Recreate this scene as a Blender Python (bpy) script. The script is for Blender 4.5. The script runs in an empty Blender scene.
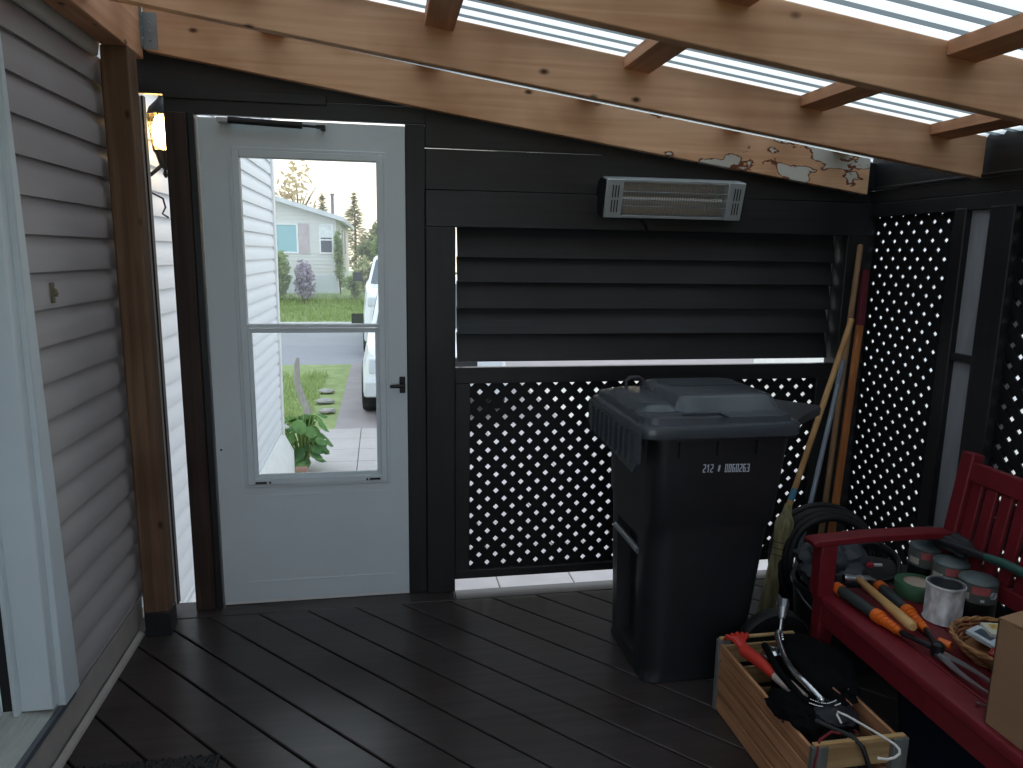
import bpy, bmesh, math, random
from mathutils import Vector, Matrix, noise as mnoise
random.seed(7)
S = bpy.context.scene
COL = S.collection
PI = math.pi

# ------------------------------------------------------------------ camera
def make_camera():
    f, p, r, yw = 722.3, math.radians(10.18), math.radians(.88), math.radians(10.237)
    B = Matrix(((1, 0, 0), (0, 0, -1), (0, 1, 0)))
    M = Matrix.Rotation(r, 3, 'Z') @ Matrix.Rotation(p, 3, 'X') @ B @ Matrix.Rotation(yw, 3, 'Z')
    right, down, fwd = Vector(M[0]), Vector(M[1]), Vector(M[2])
    R = Matrix((right, -down, -fwd)).transposed().to_4x4()
    cd = bpy.data.cameras.new('camera')
    cd.sensor_width = 36; cd.sensor_fit = 'HORIZONTAL'
    cd.lens = f / 1023 * 36
    cd.clip_start = .02; cd.clip_end = 500
    o = bpy.data.objects.new('camera', cd)
    o.matrix_world = Matrix.Translation((0, 0, 1.5)) @ R
    COL.objects.link(o); S.camera = o
make_camera()

# ------------------------------------------------------------------ mesh builder
class MB:
    def __init__(s):
        s.v = []; s.f = []; s.sm = []
    def add(s, vs, fs, smooth=False, M=None):
        n = len(s.v)
        s.v += [(M @ Vector(v)) if M is not None else Vector(v) for v in vs]
        s.f += [[i + n for i in f] for f in fs]
        s.sm += [smooth] * len(fs)
        return s
    def box(s, x0, x1, y0, y1, z0, z1, M=None):
        vs = [(x, y, z) for z in (z0, z1) for y in (y0, y1) for x in (x0, x1)]
        return s.add(vs, [(0, 2, 3, 1), (4, 5, 7, 6), (0, 1, 5, 4), (2, 6, 7, 3), (0, 4, 6, 2), (1, 3, 7, 5)], False, M)
    def bar(s, a, b, w, h, up=(0, 0, 1)):
        a, b = Vector(a), Vector(b); d = (b - a); L = d.length; d.normalize()
        u = Vector(up); x = d.cross(u)
        if x.length < 1e-5: x = d.cross(Vector((1, 0, 0)))
        x.normalize(); u = x.cross(d)
        M = Matrix.Translation(a) @ Matrix((x, d, u)).transposed().to_4x4()
        return s.box(-w/2, w/2, 0, L, -h/2, h/2, M)
    def prism(s, poly, axis, a, b, M=None):
        def P(p, t):
            if axis == 0: return (t, p[0], p[1])
            if axis == 1: return (p[0], t, p[1])
            return (p[0], p[1], t)
        n = len(poly)
        vs = [P(p, a) for p in poly] + [P(p, b) for p in poly]
        fs = [tuple(range(n))[::-1], tuple(range(n, 2*n))] + [(i, (i+1) % n, n + (i+1) % n, n + i) for i in range(n)]
        return s.add(vs, fs, False, M)
    def loft(s, rings, closed=True, caps=True, smooth=True, M=None, loop=False):
        n = len(rings[0]); vs = [p for r in rings for p in r]; fs = []
        m = len(rings)
        for k in range(m if loop else m-1):
            k2 = (k+1) % m
            for i in range(n if closed else n-1):
                j = (i+1) % n
                fs.append((k*n+i, k*n+j, k2*n+j, k2*n+i))
        if caps and not loop:
            fs.append(tuple(range(n))[::-1]); fs.append(tuple(range((m-1)*n, m*n)))
        return s.add(vs, fs, smooth, M)
    def tube(s, pts, r, seg=10, caps=True, loop=False, M=None):
        pts = [Vector(p) for p in pts]; m = len(pts)
        rr = r if isinstance(r, (list, tuple)) else [r]*m
        rings = []; ref = None
        for i, p in enumerate(pts):
            if loop: t = pts[(i+1) % m] - pts[i-1]
            else: t = pts[min(i+1, m-1)] - pts[max(i-1, 0)]
            t.normalize()
            if ref is None:
                ref = t.orthogonal().normalized()
            else:
                ref = (ref - t*ref.dot(t))
                ref = ref.normalized() if ref.length > 1e-6 else t.orthogonal().normalized()
            b = t.cross(ref)
            rings.append([p + (ref*math.cos(2*PI*k/seg) + b*math.sin(2*PI*k/seg))*rr[i] for k in range(seg)])
        return s.loft(rings, True, caps, True, M, loop)
    def lathe(s, prof, seg=24, M=None, caps=True):
        rings = [[(r*math.cos(2*PI*k/seg), r*math.sin(2*PI*k/seg), z) for k in range(seg)] for r, z in prof]
        return s.loft(rings, True, caps, True, M)
    def ball(s, c, r, seg=12, rings=8, M=None, sc=(1, 1, 1)):
        R = []
        for i in range(rings+1):
            a = -PI/2 + PI*i/rings
            q = max(math.cos(a), 1e-3)
            R.append([(c[0]+r*sc[0]*q*math.cos(2*PI*k/seg), c[1]+r*sc[1]*q*math.sin(2*PI*k/seg), c[2]+r*sc[2]*math.sin(a)) for k in range(seg)])
        return s.loft(R, True, True, True, M)
    def quad(s, a, b, c, d):
        return s.add([a, b, c, d], [(0, 1, 2, 3)])
    def build(s, name, mat, parent=None, bevel=0, flat=False, fix=True):
        me = bpy.data.meshes.new(name)
        off = parent_origin(parent)
        inv = off.inverted() if off is not None else None
        me.from_pydata([tuple(inv @ v) if inv is not None else tuple(v) for v in s.v], [], s.f)
        me.polygons.foreach_set('use_smooth', [False if flat else q for q in s.sm])
        if fix:
            bm = bmesh.new(); bm.from_mesh(me)
            bmesh.ops.recalc_face_normals(bm, faces=bm.faces[:]); bm.to_mesh(me); bm.free()
        if hasattr(me, 'set_sharp_from_angle'):
            me.set_sharp_from_angle(angle=math.radians(40))
        me.materials.append(mat)
        o = bpy.data.objects.new(name, me); COL.objects.link(o)
        if parent is not None: o.parent = parent
        if bevel:
            b = o.modifiers.new('bevel', 'BEVEL'); b.width = bevel; b.segments = 2; b.limit_method = 'ANGLE'; b.angle_limit = math.radians(40)
        return o

ORIG = {}
def parent_origin(p):
    if p is None: return None
    while p.parent is not None: p = p.parent
    return ORIG.get(p.name)

def tag(o, label=None, cat=None, group=None, kind=None):
    if label: o['label'] = label
    if cat: o['category'] = cat
    if group: o['group'] = group
    if kind: o['kind'] = kind
    return o
def thing(name, label, cat, loc=(0, 0, 0), rz=0, group=None):
    o = bpy.data.objects.new(name, None); COL.objects.link(o)
    o.empty_display_size = .05
    o.location = loc; o.rotation_euler = (0, 0, rz)
    ORIG[o.name] = Matrix.Translation(loc) @ Matrix.Rotation(rz, 4, 'Z')
    return tag(o, label, cat, group)
def struct(o): o['kind'] = 'structure'; return o
def sphere_pts(): pass

# ------------------------------------------------------------------ materials
def _new(name):
    m = bpy.data.materials.new(name); m.use_nodes = True
    nt = m.node_tree; nt.nodes.clear()
    out = nt.nodes.new('ShaderNodeOutputMaterial')
    return m, nt, out
def N(nt, t, **kw):
    n = nt.nodes.new(t)
    for k, v in kw.items(): setattr(n, k, v)
    return n
def srgb(c):
    return tuple(((x/255)/12.92 if x/255 <= .04045 else ((x/255+.055)/1.055)**2.4) for x in c) + (1,)
def mat(name, c, rough=.6, var=.12, scale=8, metal=0, bump=0, spec=.5, c2=None, stretch=(1, 1, 1), detail=4):
    m, nt, out = _new(name)
    b = N(nt, 'ShaderNodeBsdfPrincipled')
    b.inputs['Roughness'].default_value = rough; b.inputs['Metallic'].default_value = metal
    b.inputs['Specular IOR Level'].default_value = spec
    tc = N(nt, 'ShaderNodeTexCoord'); mp = N(nt, 'ShaderNodeMapping'); mp.inputs['Scale'].default_value = stretch
    nz = N(nt, 'ShaderNodeTexNoise'); nz.inputs['Scale'].default_value = scale; nz.inputs['Detail'].default_value = detail
    rp = N(nt, 'ShaderNodeValToRGB')
    a = srgb(c)
    lo = tuple(x*(1-var) for x in a[:3]) + (1,); hi = tuple(min(1, x*(1+var)) for x in a[:3]) + (1,)
    if c2: lo = srgb(c2); hi = a
    rp.color_ramp.elements[0].position = .3; rp.color_ramp.elements[0].color = lo
    rp.color_ramp.elements[1].position = .7; rp.color_ramp.elements[1].color = hi
    L = nt.links.new
    L(tc.outputs['Object'], mp.inputs['Vector']); L(mp.outputs[0], nz.inputs['Vector'])
    L(nz.outputs['Fac'], rp.inputs['Fac']); L(rp.outputs[0], b.inputs['Base Color'])
    if bump:
        bp = N(nt, 'ShaderNodeBump'); bp.inputs['Strength'].default_value = bump; bp.inputs['Distance'].default_value = .004
        L(nz.outputs['Fac'], bp.inputs['Height']); L(bp.outputs[0], b.inputs['Normal'])
    L(b.outputs[0], out.inputs['Surface'])
    return m
def wood(name, c, c2, axis=0, rough=.7, knots=True, grain=38, peel=None, spec=.3, knotc=(88, 52, 30)):
    m, nt, out = _new(name); L = nt.links.new
    b = N(nt, 'ShaderNodeBsdfPrincipled'); b.inputs['Roughness'].default_value = rough; b.inputs['Specular IOR Level'].default_value = spec
    tc = N(nt, 'ShaderNodeTexCoord'); mp = N(nt, 'ShaderNodeMapping')
    sc = [grain]*3; sc[axis] = 1.6; mp.inputs['Scale'].default_value = sc
    nz = N(nt, 'ShaderNodeTexNoise'); nz.inputs['Scale'].default_value = 1; nz.inputs['Detail'].default_value = 5; nz.inputs['Distortion'].default_value = .6
    rp = N(nt, 'ShaderNodeValToRGB')
    rp.color_ramp.elements[0].position = .28; rp.color_ramp.elements[0].color = srgb(c2)
    rp.color_ramp.elements[1].position = .66; rp.color_ramp.elements[1].color = srgb(c)
    L(tc.outputs['Object'], mp.inputs['Vector']); L(mp.outputs[0], nz.inputs['Vector']); L(nz.outputs['Fac'], rp.inputs['Fac'])
    colr = rp.outputs[0]
    # broad tone change along the board
    n2 = N(nt, 'ShaderNodeTexNoise'); n2.inputs['Scale'].default_value = 2.3; n2.inputs['Detail'].default_value = 3
    L(tc.outputs['Object'], n2.inputs['Vector'])
    r2 = N(nt, 'ShaderNodeValToRGB'); r2.color_ramp.elements[0].position = .34; r2.color_ramp.elements[0].color = (.66, .57, .50, 1)
    r2.color_ramp.elements[1].position = .54; r2.color_ramp.elements[1].color = (1, 1, 1, 1)
    L(n2.outputs['Fac'], r2.inputs['Fac'])
    mx = N(nt, 'ShaderNodeMix', data_type='RGBA', blend_type='MULTIPLY'); mx.inputs[0].default_value = .8
    L(colr, mx.inputs[6]); L(r2.outputs[0], mx.inputs[7]); colr = mx.outputs[2]
    if knots:
        m2 = N(nt, 'ShaderNodeMapping'); s2 = [9.0]*3; s2[axis] = 5.0; m2.inputs['Scale'].default_value = s2
        vo = N(nt, 'ShaderNodeTexVoronoi'); vo.inputs['Scale'].default_value = 1
        L(tc.outputs['Object'], m2.inputs['Vector']); L(m2.outputs[0], vo.inputs['Vector'])
        r3 = N(nt, 'ShaderNodeValToRGB'); r3.color_ramp.elements[0].position = .035; r3.color_ramp.elements[0].color = (1, 1, 1, 1)
        r3.color_ramp.elements[1].position = .11; r3.color_ramp.elements[1].color = (0, 0, 0, 1)
        L(vo.outputs['Distance'], r3.inputs['Fac'])
        m3 = N(nt, 'ShaderNodeMix', data_type='RGBA'); L(r3.outputs[0], m3.inputs[0]); L(colr, m3.inputs[6]); m3.inputs[7].default_value = srgb(knotc); colr = m3.outputs[2]
    if peel:   # flaking paint with its own outline: (colour, from, to) along the axis
        pc, rim, a0, a1, th = peel
        n4 = N(nt, 'ShaderNodeTexNoise'); n4.inputs['Scale'].default_value = 7; n4.inputs['Detail'].default_value = 6
        m5 = N(nt, 'ShaderNodeMapping'); s5 = [1.6]*3; s5[axis] = .8; m5.inputs['Scale'].default_value = s5
        L(tc.outputs['Object'], m5.inputs['Vector']); L(m5.outputs[0], n4.inputs['Vector'])
        sx = N(nt, 'ShaderNodeSeparateXYZ'); L(tc.outputs['Object'], sx.inputs[0])
        mr = N(nt, 'ShaderNodeMapRange'); mr.inputs['From Min'].default_value = a0; mr.inputs['From Max'].default_value = a1
        mr.inputs['To Min'].default_value = -.3; mr.inputs['To Max'].default_value = 0; L(sx.outputs[axis], mr.inputs['Value'])
        ad = N(nt, 'ShaderNodeMath', operation='ADD'); L(n4.outputs['Fac'], ad.inputs[0]); L(mr.outputs[0], ad.inputs[1])
        for lo, hi, cc in ((th-.025, th-.015, rim), (th, th+.01, pc)):
            r5 = N(nt, 'ShaderNodeValToRGB'); r5.color_ramp.elements[0].position = lo; r5.color_ramp.elements[0].color = (0, 0, 0, 1)
            r5.color_ramp.elements[1].position = hi; r5.color_ramp.elements[1].color = (1, 1, 1, 1)
            L(ad.outputs[0], r5.inputs['Fac'])
            m6 = N(nt, 'ShaderNodeMix', data_type='RGBA'); L(r5.outputs[0], m6.inputs[0]); L(colr, m6.inputs[6]); m6.inputs[7].default_value = srgb(cc); colr = m6.outputs[2]
    L(colr, b.inputs['Base Color'])
    bp = N(nt, 'ShaderNodeBump'); bp.inputs['Strength'].default_value = .25; bp.inputs['Distance'].default_value = .003
    L(nz.outputs['Fac'], bp.inputs['Height']); L(bp.outputs[0], b.inputs['Normal'])
    L(b.outputs[0], out.inputs['Surface'])
    return m
def emit(name, c, s):
    m, nt, out = _new(name); e = N(nt, 'ShaderNodeEmission'); e.inputs[0].default_value = srgb(c); e.inputs[1].default_value = s
    nt.links.new(e.outputs[0], out.inputs['Surface']); return m
def glass(name, tint=(250, 252, 252), fres=1.45, rough=.02):
    m, nt, out = _new(name); L = nt.links.new
    t = N(nt, 'ShaderNodeBsdfTransparent'); t.inputs[0].default_value = srgb(tint)
    g = N(nt, 'ShaderNodeBsdfGlossy'); g.inputs['Roughness'].default_value = rough
    fr = N(nt, 'ShaderNodeFresnel'); fr.inputs['IOR'].default_value = fres
    mx = N(nt, 'ShaderNodeMixShader'); L(fr.outputs[0], mx.inputs[0]); L(t.outputs[0], mx.inputs[1]); L(g.outputs[0], mx.inputs[2])
    L(mx.outputs[0], out.inputs['Surface']); return m
def roof_mat(name, tint, milk):
    m, nt, out = _new(name); L = nt.links.new
    t = N(nt, 'ShaderNodeBsdfTransparent'); t.inputs[0].default_value = tint
    tr = N(nt, 'ShaderNodeBsdfTranslucent'); tr.inputs[0].default_value = tint
    g = N(nt, 'ShaderNodeBsdfGlossy'); g.inputs['Roughness'].default_value = .15; g.inputs[0].default_value = (.8, .85, .85, 1)
    a = N(nt, 'ShaderNodeMixShader'); a.inputs[0].default_value = milk; L(t.outputs[0], a.inputs[1]); L(tr.outputs[0], a.inputs[2])
    fr = N(nt, 'ShaderNodeFresnel'); fr.inputs['IOR'].default_value = 1.5
    mx = N(nt, 'ShaderNodeMixShader'); L(fr.outputs[0], mx.inputs[0]); L(a.outputs[0], mx.inputs[1]); L(g.outputs[0], mx.inputs[2])
    L(mx.outputs[0], out.inputs['Surface']); return m
def leaf_mat(name, c, c2, trans=.35):
    m, nt, out = _new(name); L = nt.links.new
    tc = N(nt, 'ShaderNodeTexCoord'); nz = N(nt, 'ShaderNodeTexNoise'); nz.inputs['Scale'].default_value = 6
    rp = N(nt, 'ShaderNodeValToRGB'); rp.color_ramp.elements[0].position = .35; rp.color_ramp.elements[1].position = .65
    rp.color_ramp.elements[0].color = srgb(c2); rp.color_ramp.elements[1].color = srgb(c)
    L(tc.outputs['Object'], nz.inputs['Vector']); L(nz.outputs['Fac'], rp.inputs['Fac'])
    d = N(nt, 'ShaderNodeBsdfDiffuse'); t = N(nt, 'ShaderNodeBsdfTranslucent'); mx = N(nt, 'ShaderNodeMixShader'); mx.inputs[0].default_value = trans
    L(rp.outputs[0], d.inputs[0]); L(rp.outputs[0], t.inputs[0]); L(d.outputs[0], mx.inputs[1]); L(t.outputs[0], mx.inputs[2])
    L(mx.outputs[0], out.inputs['Surface']); return m

BLACKX = wood('black_painted_wood', (42, 43, 46), (33, 34, 37), 0, .42, False, 45, spec=.45)
BLACKY = wood('black_painted_wood_along', (42, 43, 46), (33, 34, 37), 1, .45, False, 45, spec=.4)
BLACKZ = wood('black_painted_wood_upright', (41, 41, 44), (33, 33, 36), 2, .45, False, 45, spec=.4)
LATM = mat('black_lattice', (24, 24, 27), .6, .15, 12, spec=.3)
PINE = wood('raw_pine', (244, 194, 158), (224, 168, 132), 0, .75)
PINE_PEEL = wood('raw_pine_peeling', (244, 194, 156), (224, 168, 128), 0, .75, peel=((214, 206, 196), (120, 62, 34), .75, 1.5, .5))
PINEY = wood('raw_pine_along', (226, 170, 134), (200, 144, 108), 1, .75)
BROWNZ = wood('weathered_brown_post', (124, 96, 74), (92, 70, 54), 2, .75, True, 40, knotc=(60, 36, 22))
DARKBROWNZ = wood('dark_stained_post', (70, 54, 46), (40, 32, 30), 2, .6, False, 40)
DECK = wood('black_brown_deck_paint', (68, 60, 59), (51, 46, 47), 0, .30, False, 30, spec=.5)
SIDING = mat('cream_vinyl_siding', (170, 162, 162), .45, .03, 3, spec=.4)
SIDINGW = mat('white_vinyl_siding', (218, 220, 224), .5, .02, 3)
WHITE = mat('white_paint', (214, 222, 226), .45, .03, 5)
DOORW = mat('white_storm_door', (212, 220, 224), .42, .03, 3)
TRIMW = mat('white_trim', (226, 226, 224), .5, .05, 9)
FLASH = mat('weathered_grey_sill', (170, 170, 164), .6, .12, 14, stretch=(6, 1, 6))
BASEB = mat('dirty_white_skirting', (172, 163, 158), .6, .10, 10)
GREYB = mat('weathered_grey_board', (150, 152, 158), .7, .08, 10, stretch=(4, 4, .6))
GALV = mat('galvanised_steel', (150, 156, 160), .45, .1, 20, metal=.6)
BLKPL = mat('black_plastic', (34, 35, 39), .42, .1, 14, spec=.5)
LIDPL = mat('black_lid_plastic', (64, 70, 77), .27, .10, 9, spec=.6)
BLKRUB = mat('black_rubber', (26, 26, 28), .6, .1, 20)
BLKMET = mat('black_metal', (28, 28, 30), .4, .1, 20, metal=.3)
CHROME = mat('chrome', (214, 216, 220), .15, .03, 6, metal=1)
STEEL = mat('steel', (176, 180, 184), .35, .08, 10, metal=.9)
PANE = glass('window_pane')
print_white = mat('white_print', (206, 214, 226), .6, .05, 20)

# ------------------------------------------------------------------ world
def world():
    w = bpy.data.worlds.new('dusk_sky'); S.world = w; w.use_nodes = True
    nt = w.node_tree; nt.nodes.clear(); L = nt.links.new
    out = N(nt, 'ShaderNodeOutputWorld'); bg = N(nt, 'ShaderNodeBackground')
    tc = N(nt, 'ShaderNodeTexCoord'); sx = N(nt, 'ShaderNodeSeparateXYZ')
    rp = N(nt, 'ShaderNodeValToRGB')
    e = rp.color_ramp.elements
    e[0].position = .0; e[0].color = (1.0, .86, .66, 1)
    e[1].position = 1.0; e[1].color = (.60, .72, .84, 1)
    a = e.new(.10); a.color = (1.0, .93, .80, 1)
    a = e.new(.26); a.color = (.90, .95, 1.0, 1)
    nz = N(nt, 'ShaderNodeTexNoise'); nz.inputs['Scale'].default_value = 2.2; nz.inputs['Detail'].default_value = 4
    mp = N(nt, 'ShaderNodeMapping'); mp.inputs['Scale'].default_value = (1, 1, 3)
    r2 = N(nt, 'ShaderNodeMapRange'); r2.inputs['To Min'].default_value = .85; r2.inputs['To Max'].default_value = 1.15
    L(tc.outputs['Generated'], sx.inputs[0]); L(sx.outputs[2], rp.inputs['Fac'])
    L(tc.outputs['Generated'], mp.inputs['Vector']); L(mp.outputs[0], nz.inputs['Vector']); L(nz.outputs['Fac'], r2.inputs['Value'])
    mu = N(nt, 'ShaderNodeMath', operation='MULTIPLY'); mu.inputs[1].default_value = 1.65
    # bluer away from the sunset side
    ry = N(nt, 'ShaderNodeMapRange'); ry.inputs['From Min'].default_value = -.9; ry.inputs['From Max'].default_value = .5; L(sx.outputs[1], ry.inputs['Value'])
    cm = N(nt, 'ShaderNodeMix', data_type='RGBA'); L(ry.outputs[0], cm.inputs[0]); cm.inputs[6].default_value = (.80, .90, 1.0, 1); L(rp.outputs[0], cm.inputs[7])
    L(r2.outputs[0], mu.inputs[0]); L(cm.outputs[2], bg.inputs['Color']); L(mu.outputs[0], bg.inputs['Strength'])
    L(bg.outputs[0], out.inputs['Surface'])
world()

# ================================================================== SETTING
def rz_bot(x): return 1.804 + .138*(2.2 - x)      # underside of a rafter
RH = .147
# ---- deck floor: diagonal boards with a border board along the front wall
def deck():
    mb = MB(); ang = math.radians(-47.4)
    d = Vector((math.cos(ang), math.sin(ang), 0)); n = Vector((-d.y, d.x, 0))
    x0, x1, y0, y1 = -.955, 2.26, -1.1, 2.955
    pitch, wd = .1455, .138
    def clip(poly, a, b, c):       # keep a*x+b*y<=c
        out = []
        for i in range(len(poly)):
            p, q = poly[i], poly[(i+1) % len(poly)]
            fp = a*p[0]+b*p[1]-c; fq = a*q[0]+b*q[1]-c
            if fp <= 0: out.append(p)
            if fp*fq < 0:
                t = fp/(fp-fq); out.append((p[0]+(q[0]-p[0])*t, p[1]+(q[1]-p[1])*t))
        return out
    for k in range(-22, 20):
        o0 = 1.317 + k*pitch + .0037; o1 = o0 + wd
        poly = [tuple((n*o0 + d*-6)[:2]), tuple((n*o0 + d*6)[:2]), tuple((n*o1 + d*6)[:2]), tuple((n*o1 + d*-6)[:2])]
        for a, b, c in ((1, 0, x1), (-1, 0, -x0), (0, 1, y1-.004), (0, -1, -y0)):
            poly = clip(poly, a, b, c)
            if len(poly) < 3: break
        if len(poly) >= 3: mb.prism(poly, 2, -.032, 0)
    mb.box(-.955, .30, y1, 3.10, -.032, 0); mb.box(.301, 2.26, y1, 3.048, -.032, 0)
    o = mb.build('floor', DECK, None, bevel=.0035)
    # grain along the boards
    mp = [q for q in DECK.node_tree.nodes if q.type == 'MAPPING'][0]
    mp.inputs['Rotation'].default_value = (0, 0, math.radians(47.4))
    struct(o)
    j = MB()
    for x in (-.8, -.2, .4, 1.0, 1.6, 2.18): j.box(x-.02, x+.02, -1.1, 3.0, -.18, -.034)
    j.box(-.955, 2.26, -1.1, 3.0, -.24, -.19)
    struct(j.build('floor_joists', BLACKY))
deck()

# ---- house wall on the left (lap siding), one run to the corner past the porch
SX = -.97; LAP = .1055; ZL = 1.007
def siding_profile(x, z0, z1, lap, zref, depth=.0155, sgn=1):
    pts = []
    k0 = math.floor((z0 - zref)/lap)
    z = zref + k0*lap
    while z < z1 - 1e-6:
        a, b = max(z, z0), min(z+lap, z1)
        if b > a + 1e-4:
            t = lambda q: (1 - (q - z)/lap)
            pts.append((x + sgn*(.002 + (depth-.002)*.45 if a > z+1e-5 else depth), a))
            pts.append((x + sgn*depth*.90, a + .62*(b-a)))
            pts.append((x + sgn*depth*.25, a + .74*(b-a)))
            pts.append((x + sgn*.002, b))
        z += lap
    return pts
def left_wall():
    # wall with opening for the entry door (y .95..2.15)
    def panel(y0, y1, z0, z1, name, m):
        mb = MB()
        prof = siding_profile(SX, z0, z1, LAP, ZL)
        n = len(prof)
        vs = [(x, y0, z) for x, z in prof] + [(x, y1, z) for x, z in prof]
        mb.add(vs, [(i, i+1, n+i+1, n+i) for i in range(n-1)])
        mb.box(SX-.12, SX, y0, y1, z0, z1)
        return mb
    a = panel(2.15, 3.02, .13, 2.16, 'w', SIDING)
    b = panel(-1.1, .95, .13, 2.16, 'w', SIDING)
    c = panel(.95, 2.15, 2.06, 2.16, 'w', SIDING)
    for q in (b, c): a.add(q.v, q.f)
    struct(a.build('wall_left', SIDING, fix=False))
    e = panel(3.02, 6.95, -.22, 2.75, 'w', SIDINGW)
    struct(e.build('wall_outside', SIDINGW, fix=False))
    # gable edge board / corner post and flared skirting of the house
    t = MB(); t.box(SX-.1, SX+.03, 6.95, 7.05, -.25, 2.75); struct(t.build('trim_1', TRIMW, bevel=.004))
    s = MB(); s.prism([(SX-.02, -.22), (SX+.02, -.22), (SX+.11, -.40), (SX+.11, -.72), (SX-.02, -.72)], 1, 3.12, 7.03)
    struct(s.build('baseboard_outside', TRIMW))
    # pale top trim inside the porch and dark closing board above it
    t = MB(); t.prism([(-.985, 2.16), (-.955, 2.145), (-.945, 2.15), (-.93, 2.225), (-.985, 2.225)], 1, -1.1, 2.85)
    struct(t.build('trim_2', TRIMW, bevel=.003))
    t = MB(); t.box(-.99, -.93, -1.1, 3.0, 2.228, 2.40); struct(t.build('trim_3', BLACKY))
    # skirting board at the foot, with its cap strip at the floor
    s = MB(); s.box(SX-.02, -.962, -1.1, 2.9, .03, .128); s.prism([(-.962, 0), (-.94, 0), (-.945, .012), (-.962, .02)], 1, -1.1, 2.84)
    struct(s.build('baseboard_left', BASEB, bevel=.003))
    s = MB(); s.box(SX-.12, SX, -1.1, 7, -.3, .03); struct(s.build('wall_foundation', BASEB))
left_wall()

# entry door in the house wall (only its frame edge and sill show)
def entry_door():
    fr = MB()
    fr.box(-1.14, -.962, 2.11, 2.15, .17, 2.06)                    # far jamb return
    fr.prism([(2.15, .155), (2.250, .155), (2.168, 2.12), (.84, 2.12), (.84, .155), (.95, .155), (.95, 2.06), (2.15, 2.06)], 0, -.972, -.945)
    fr.box(-1.14, -.962, .95, .99, .17, 2.06); fr.box(-1.14, -.962, .95, 2.15, 2.02, 2.06)
    fr.box(-1.06, -1.045, 2.085, 2.11, .17, 2.02)
    d = fr.build('door_1', WHITE, bevel=.004); struct(d)
    MB().box(-1.085, -1.06, 2.088, 2.109, .19, 2.02).build('weatherstrip', BLKRUB, d)
    sl = MB(); sl.box(-1.125, -1.085, 1.0, 2.085, .185, 2.01)
    for z0, z1 in ((.35, .95), (1.1, 1.85)):
        for y0, y1 in ((1.12, 1.48), (1.60, 1.96)):
            sl.box(-1.087, -1.079, y0, y1, z0, z1)
    sl.build('door_slab', WHITE, d, bevel=.004)
    k = MB(); k.lathe([(.012, 0), (.012, .03), (.026, .04), (.03, .055), (.02, .07)], 16, Matrix.Translation((-1.085, 1.06, 1.0)) @ Matrix.Rotation(PI/2, 4, 'Y'))
    k.build('door_knob', STEEL, d)
    s = MB(); s.prism([(-1.14, .13), (-.955, .13), (-.955, .152), (-1.14, .185)], 1, .84, 2.255)
    s.build('sill', FLASH, d, bevel=.003)
    s = MB(); s.box(-.968, -.952, .84, 2.236, .138, .156); s.build('sill_edge', mat('grey_sill_edge', (84, 88, 94), .5), d)
entry_door()

# ---- front wall boards
FY = 3.06
def front_wall():
    mb = MB()
    # header boards right of the door, with a thin open seam under the wedge board
    mb.box(.182, 2.235, FY-.022, FY+.03, 1.607, 1.753); mb.box(.1, 2.22, FY+.03, FY+.05, 1.62, 1.91)
    mb.box(.182, 2.22, FY+.004, FY+.034, 1.756, 1.918)
    mb.prism([(.182, 1.922), (.92, 1.921), (.98, 1.912), (2.22, 1.910), (2.22, rz_bot(2.22)+.13), (.182, rz_bot(.182)+.13)], 1, FY+.004, FY+.034)
    # boards above the door
    mb.prism([(-.94, 2.075), (.182, 2.075), (.182, rz_bot(.18)+.13), (-.94, rz_bot(-.94)+.13)], 1, FY, FY+.03)
    mb.box(-.80, .186, FY-.004, FY+.026, 2.008, 2.072)
    mb.box(-.80, -.2, FY-.012, FY-.002, 2.06, 2.10)
    # rails under the louvers and around the lower lattice
    mb.box(.304, 2.10, FY, FY+.035, .945, 1.016)
    mb.box(.304, 2.10, FY, FY+.035, .045, .085)
    mb.box(.306, .372, FY, FY+.03, .085, .945)
    mb.box(2.02, 2.10, FY, FY+.03, .085, .945)
    struct(mb.build('wall_front', BLACKX, bevel=.003))
front_wall()

def post(name, x0, x1, y0, y1, z0, z1, m, label, cat='post', bevel=.004):
    o = MB().box(x0, x1, y0, y1, z0, z1).build(name, m, None, bevel=bevel)
    return tag(o, label, cat)
# black studs of the front wall
mb = MB().box(.181, .304, FY-.03, FY+.07, 0, 1.6065); o = mb.build('black_post', BLACKZ, bevel=.004); tag(o, 'wide black painted post standing right of the white storm door', 'post')
mb = MB().box(.1015, .181, FY-.012, FY+.09, 0, 2.004); o = mb.build('door_jamb', BLACKZ, bevel=.004); tag(o, 'narrow black jamb the storm door latches against, from deck to header', 'door jamb')
mb = MB().box(2.098, 2.235, FY-.02, FY+.08, 0, 1.69); o = mb.build('black_post', BLACKZ, bevel=.004); tag(o, 'black corner post right of the louvers where both walls meet', 'post')
# left door post: brown 4x4 with a black stop strip
t = thing('door_post', 'dark brown stained post with black edge, left of the storm door hinges', 'post', (-.745, 3.08, 0))
MB().box(-.79, -.712, FY-.05, FY+.04, 0, 2.006).build('timber', DARKBROWNZ, t, bevel=.004)
MB().box(-.711, -.687, FY-.035, FY+.05, 0, 2.006).build('stop_strip', BLACKZ, t, bevel=.002)
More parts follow.
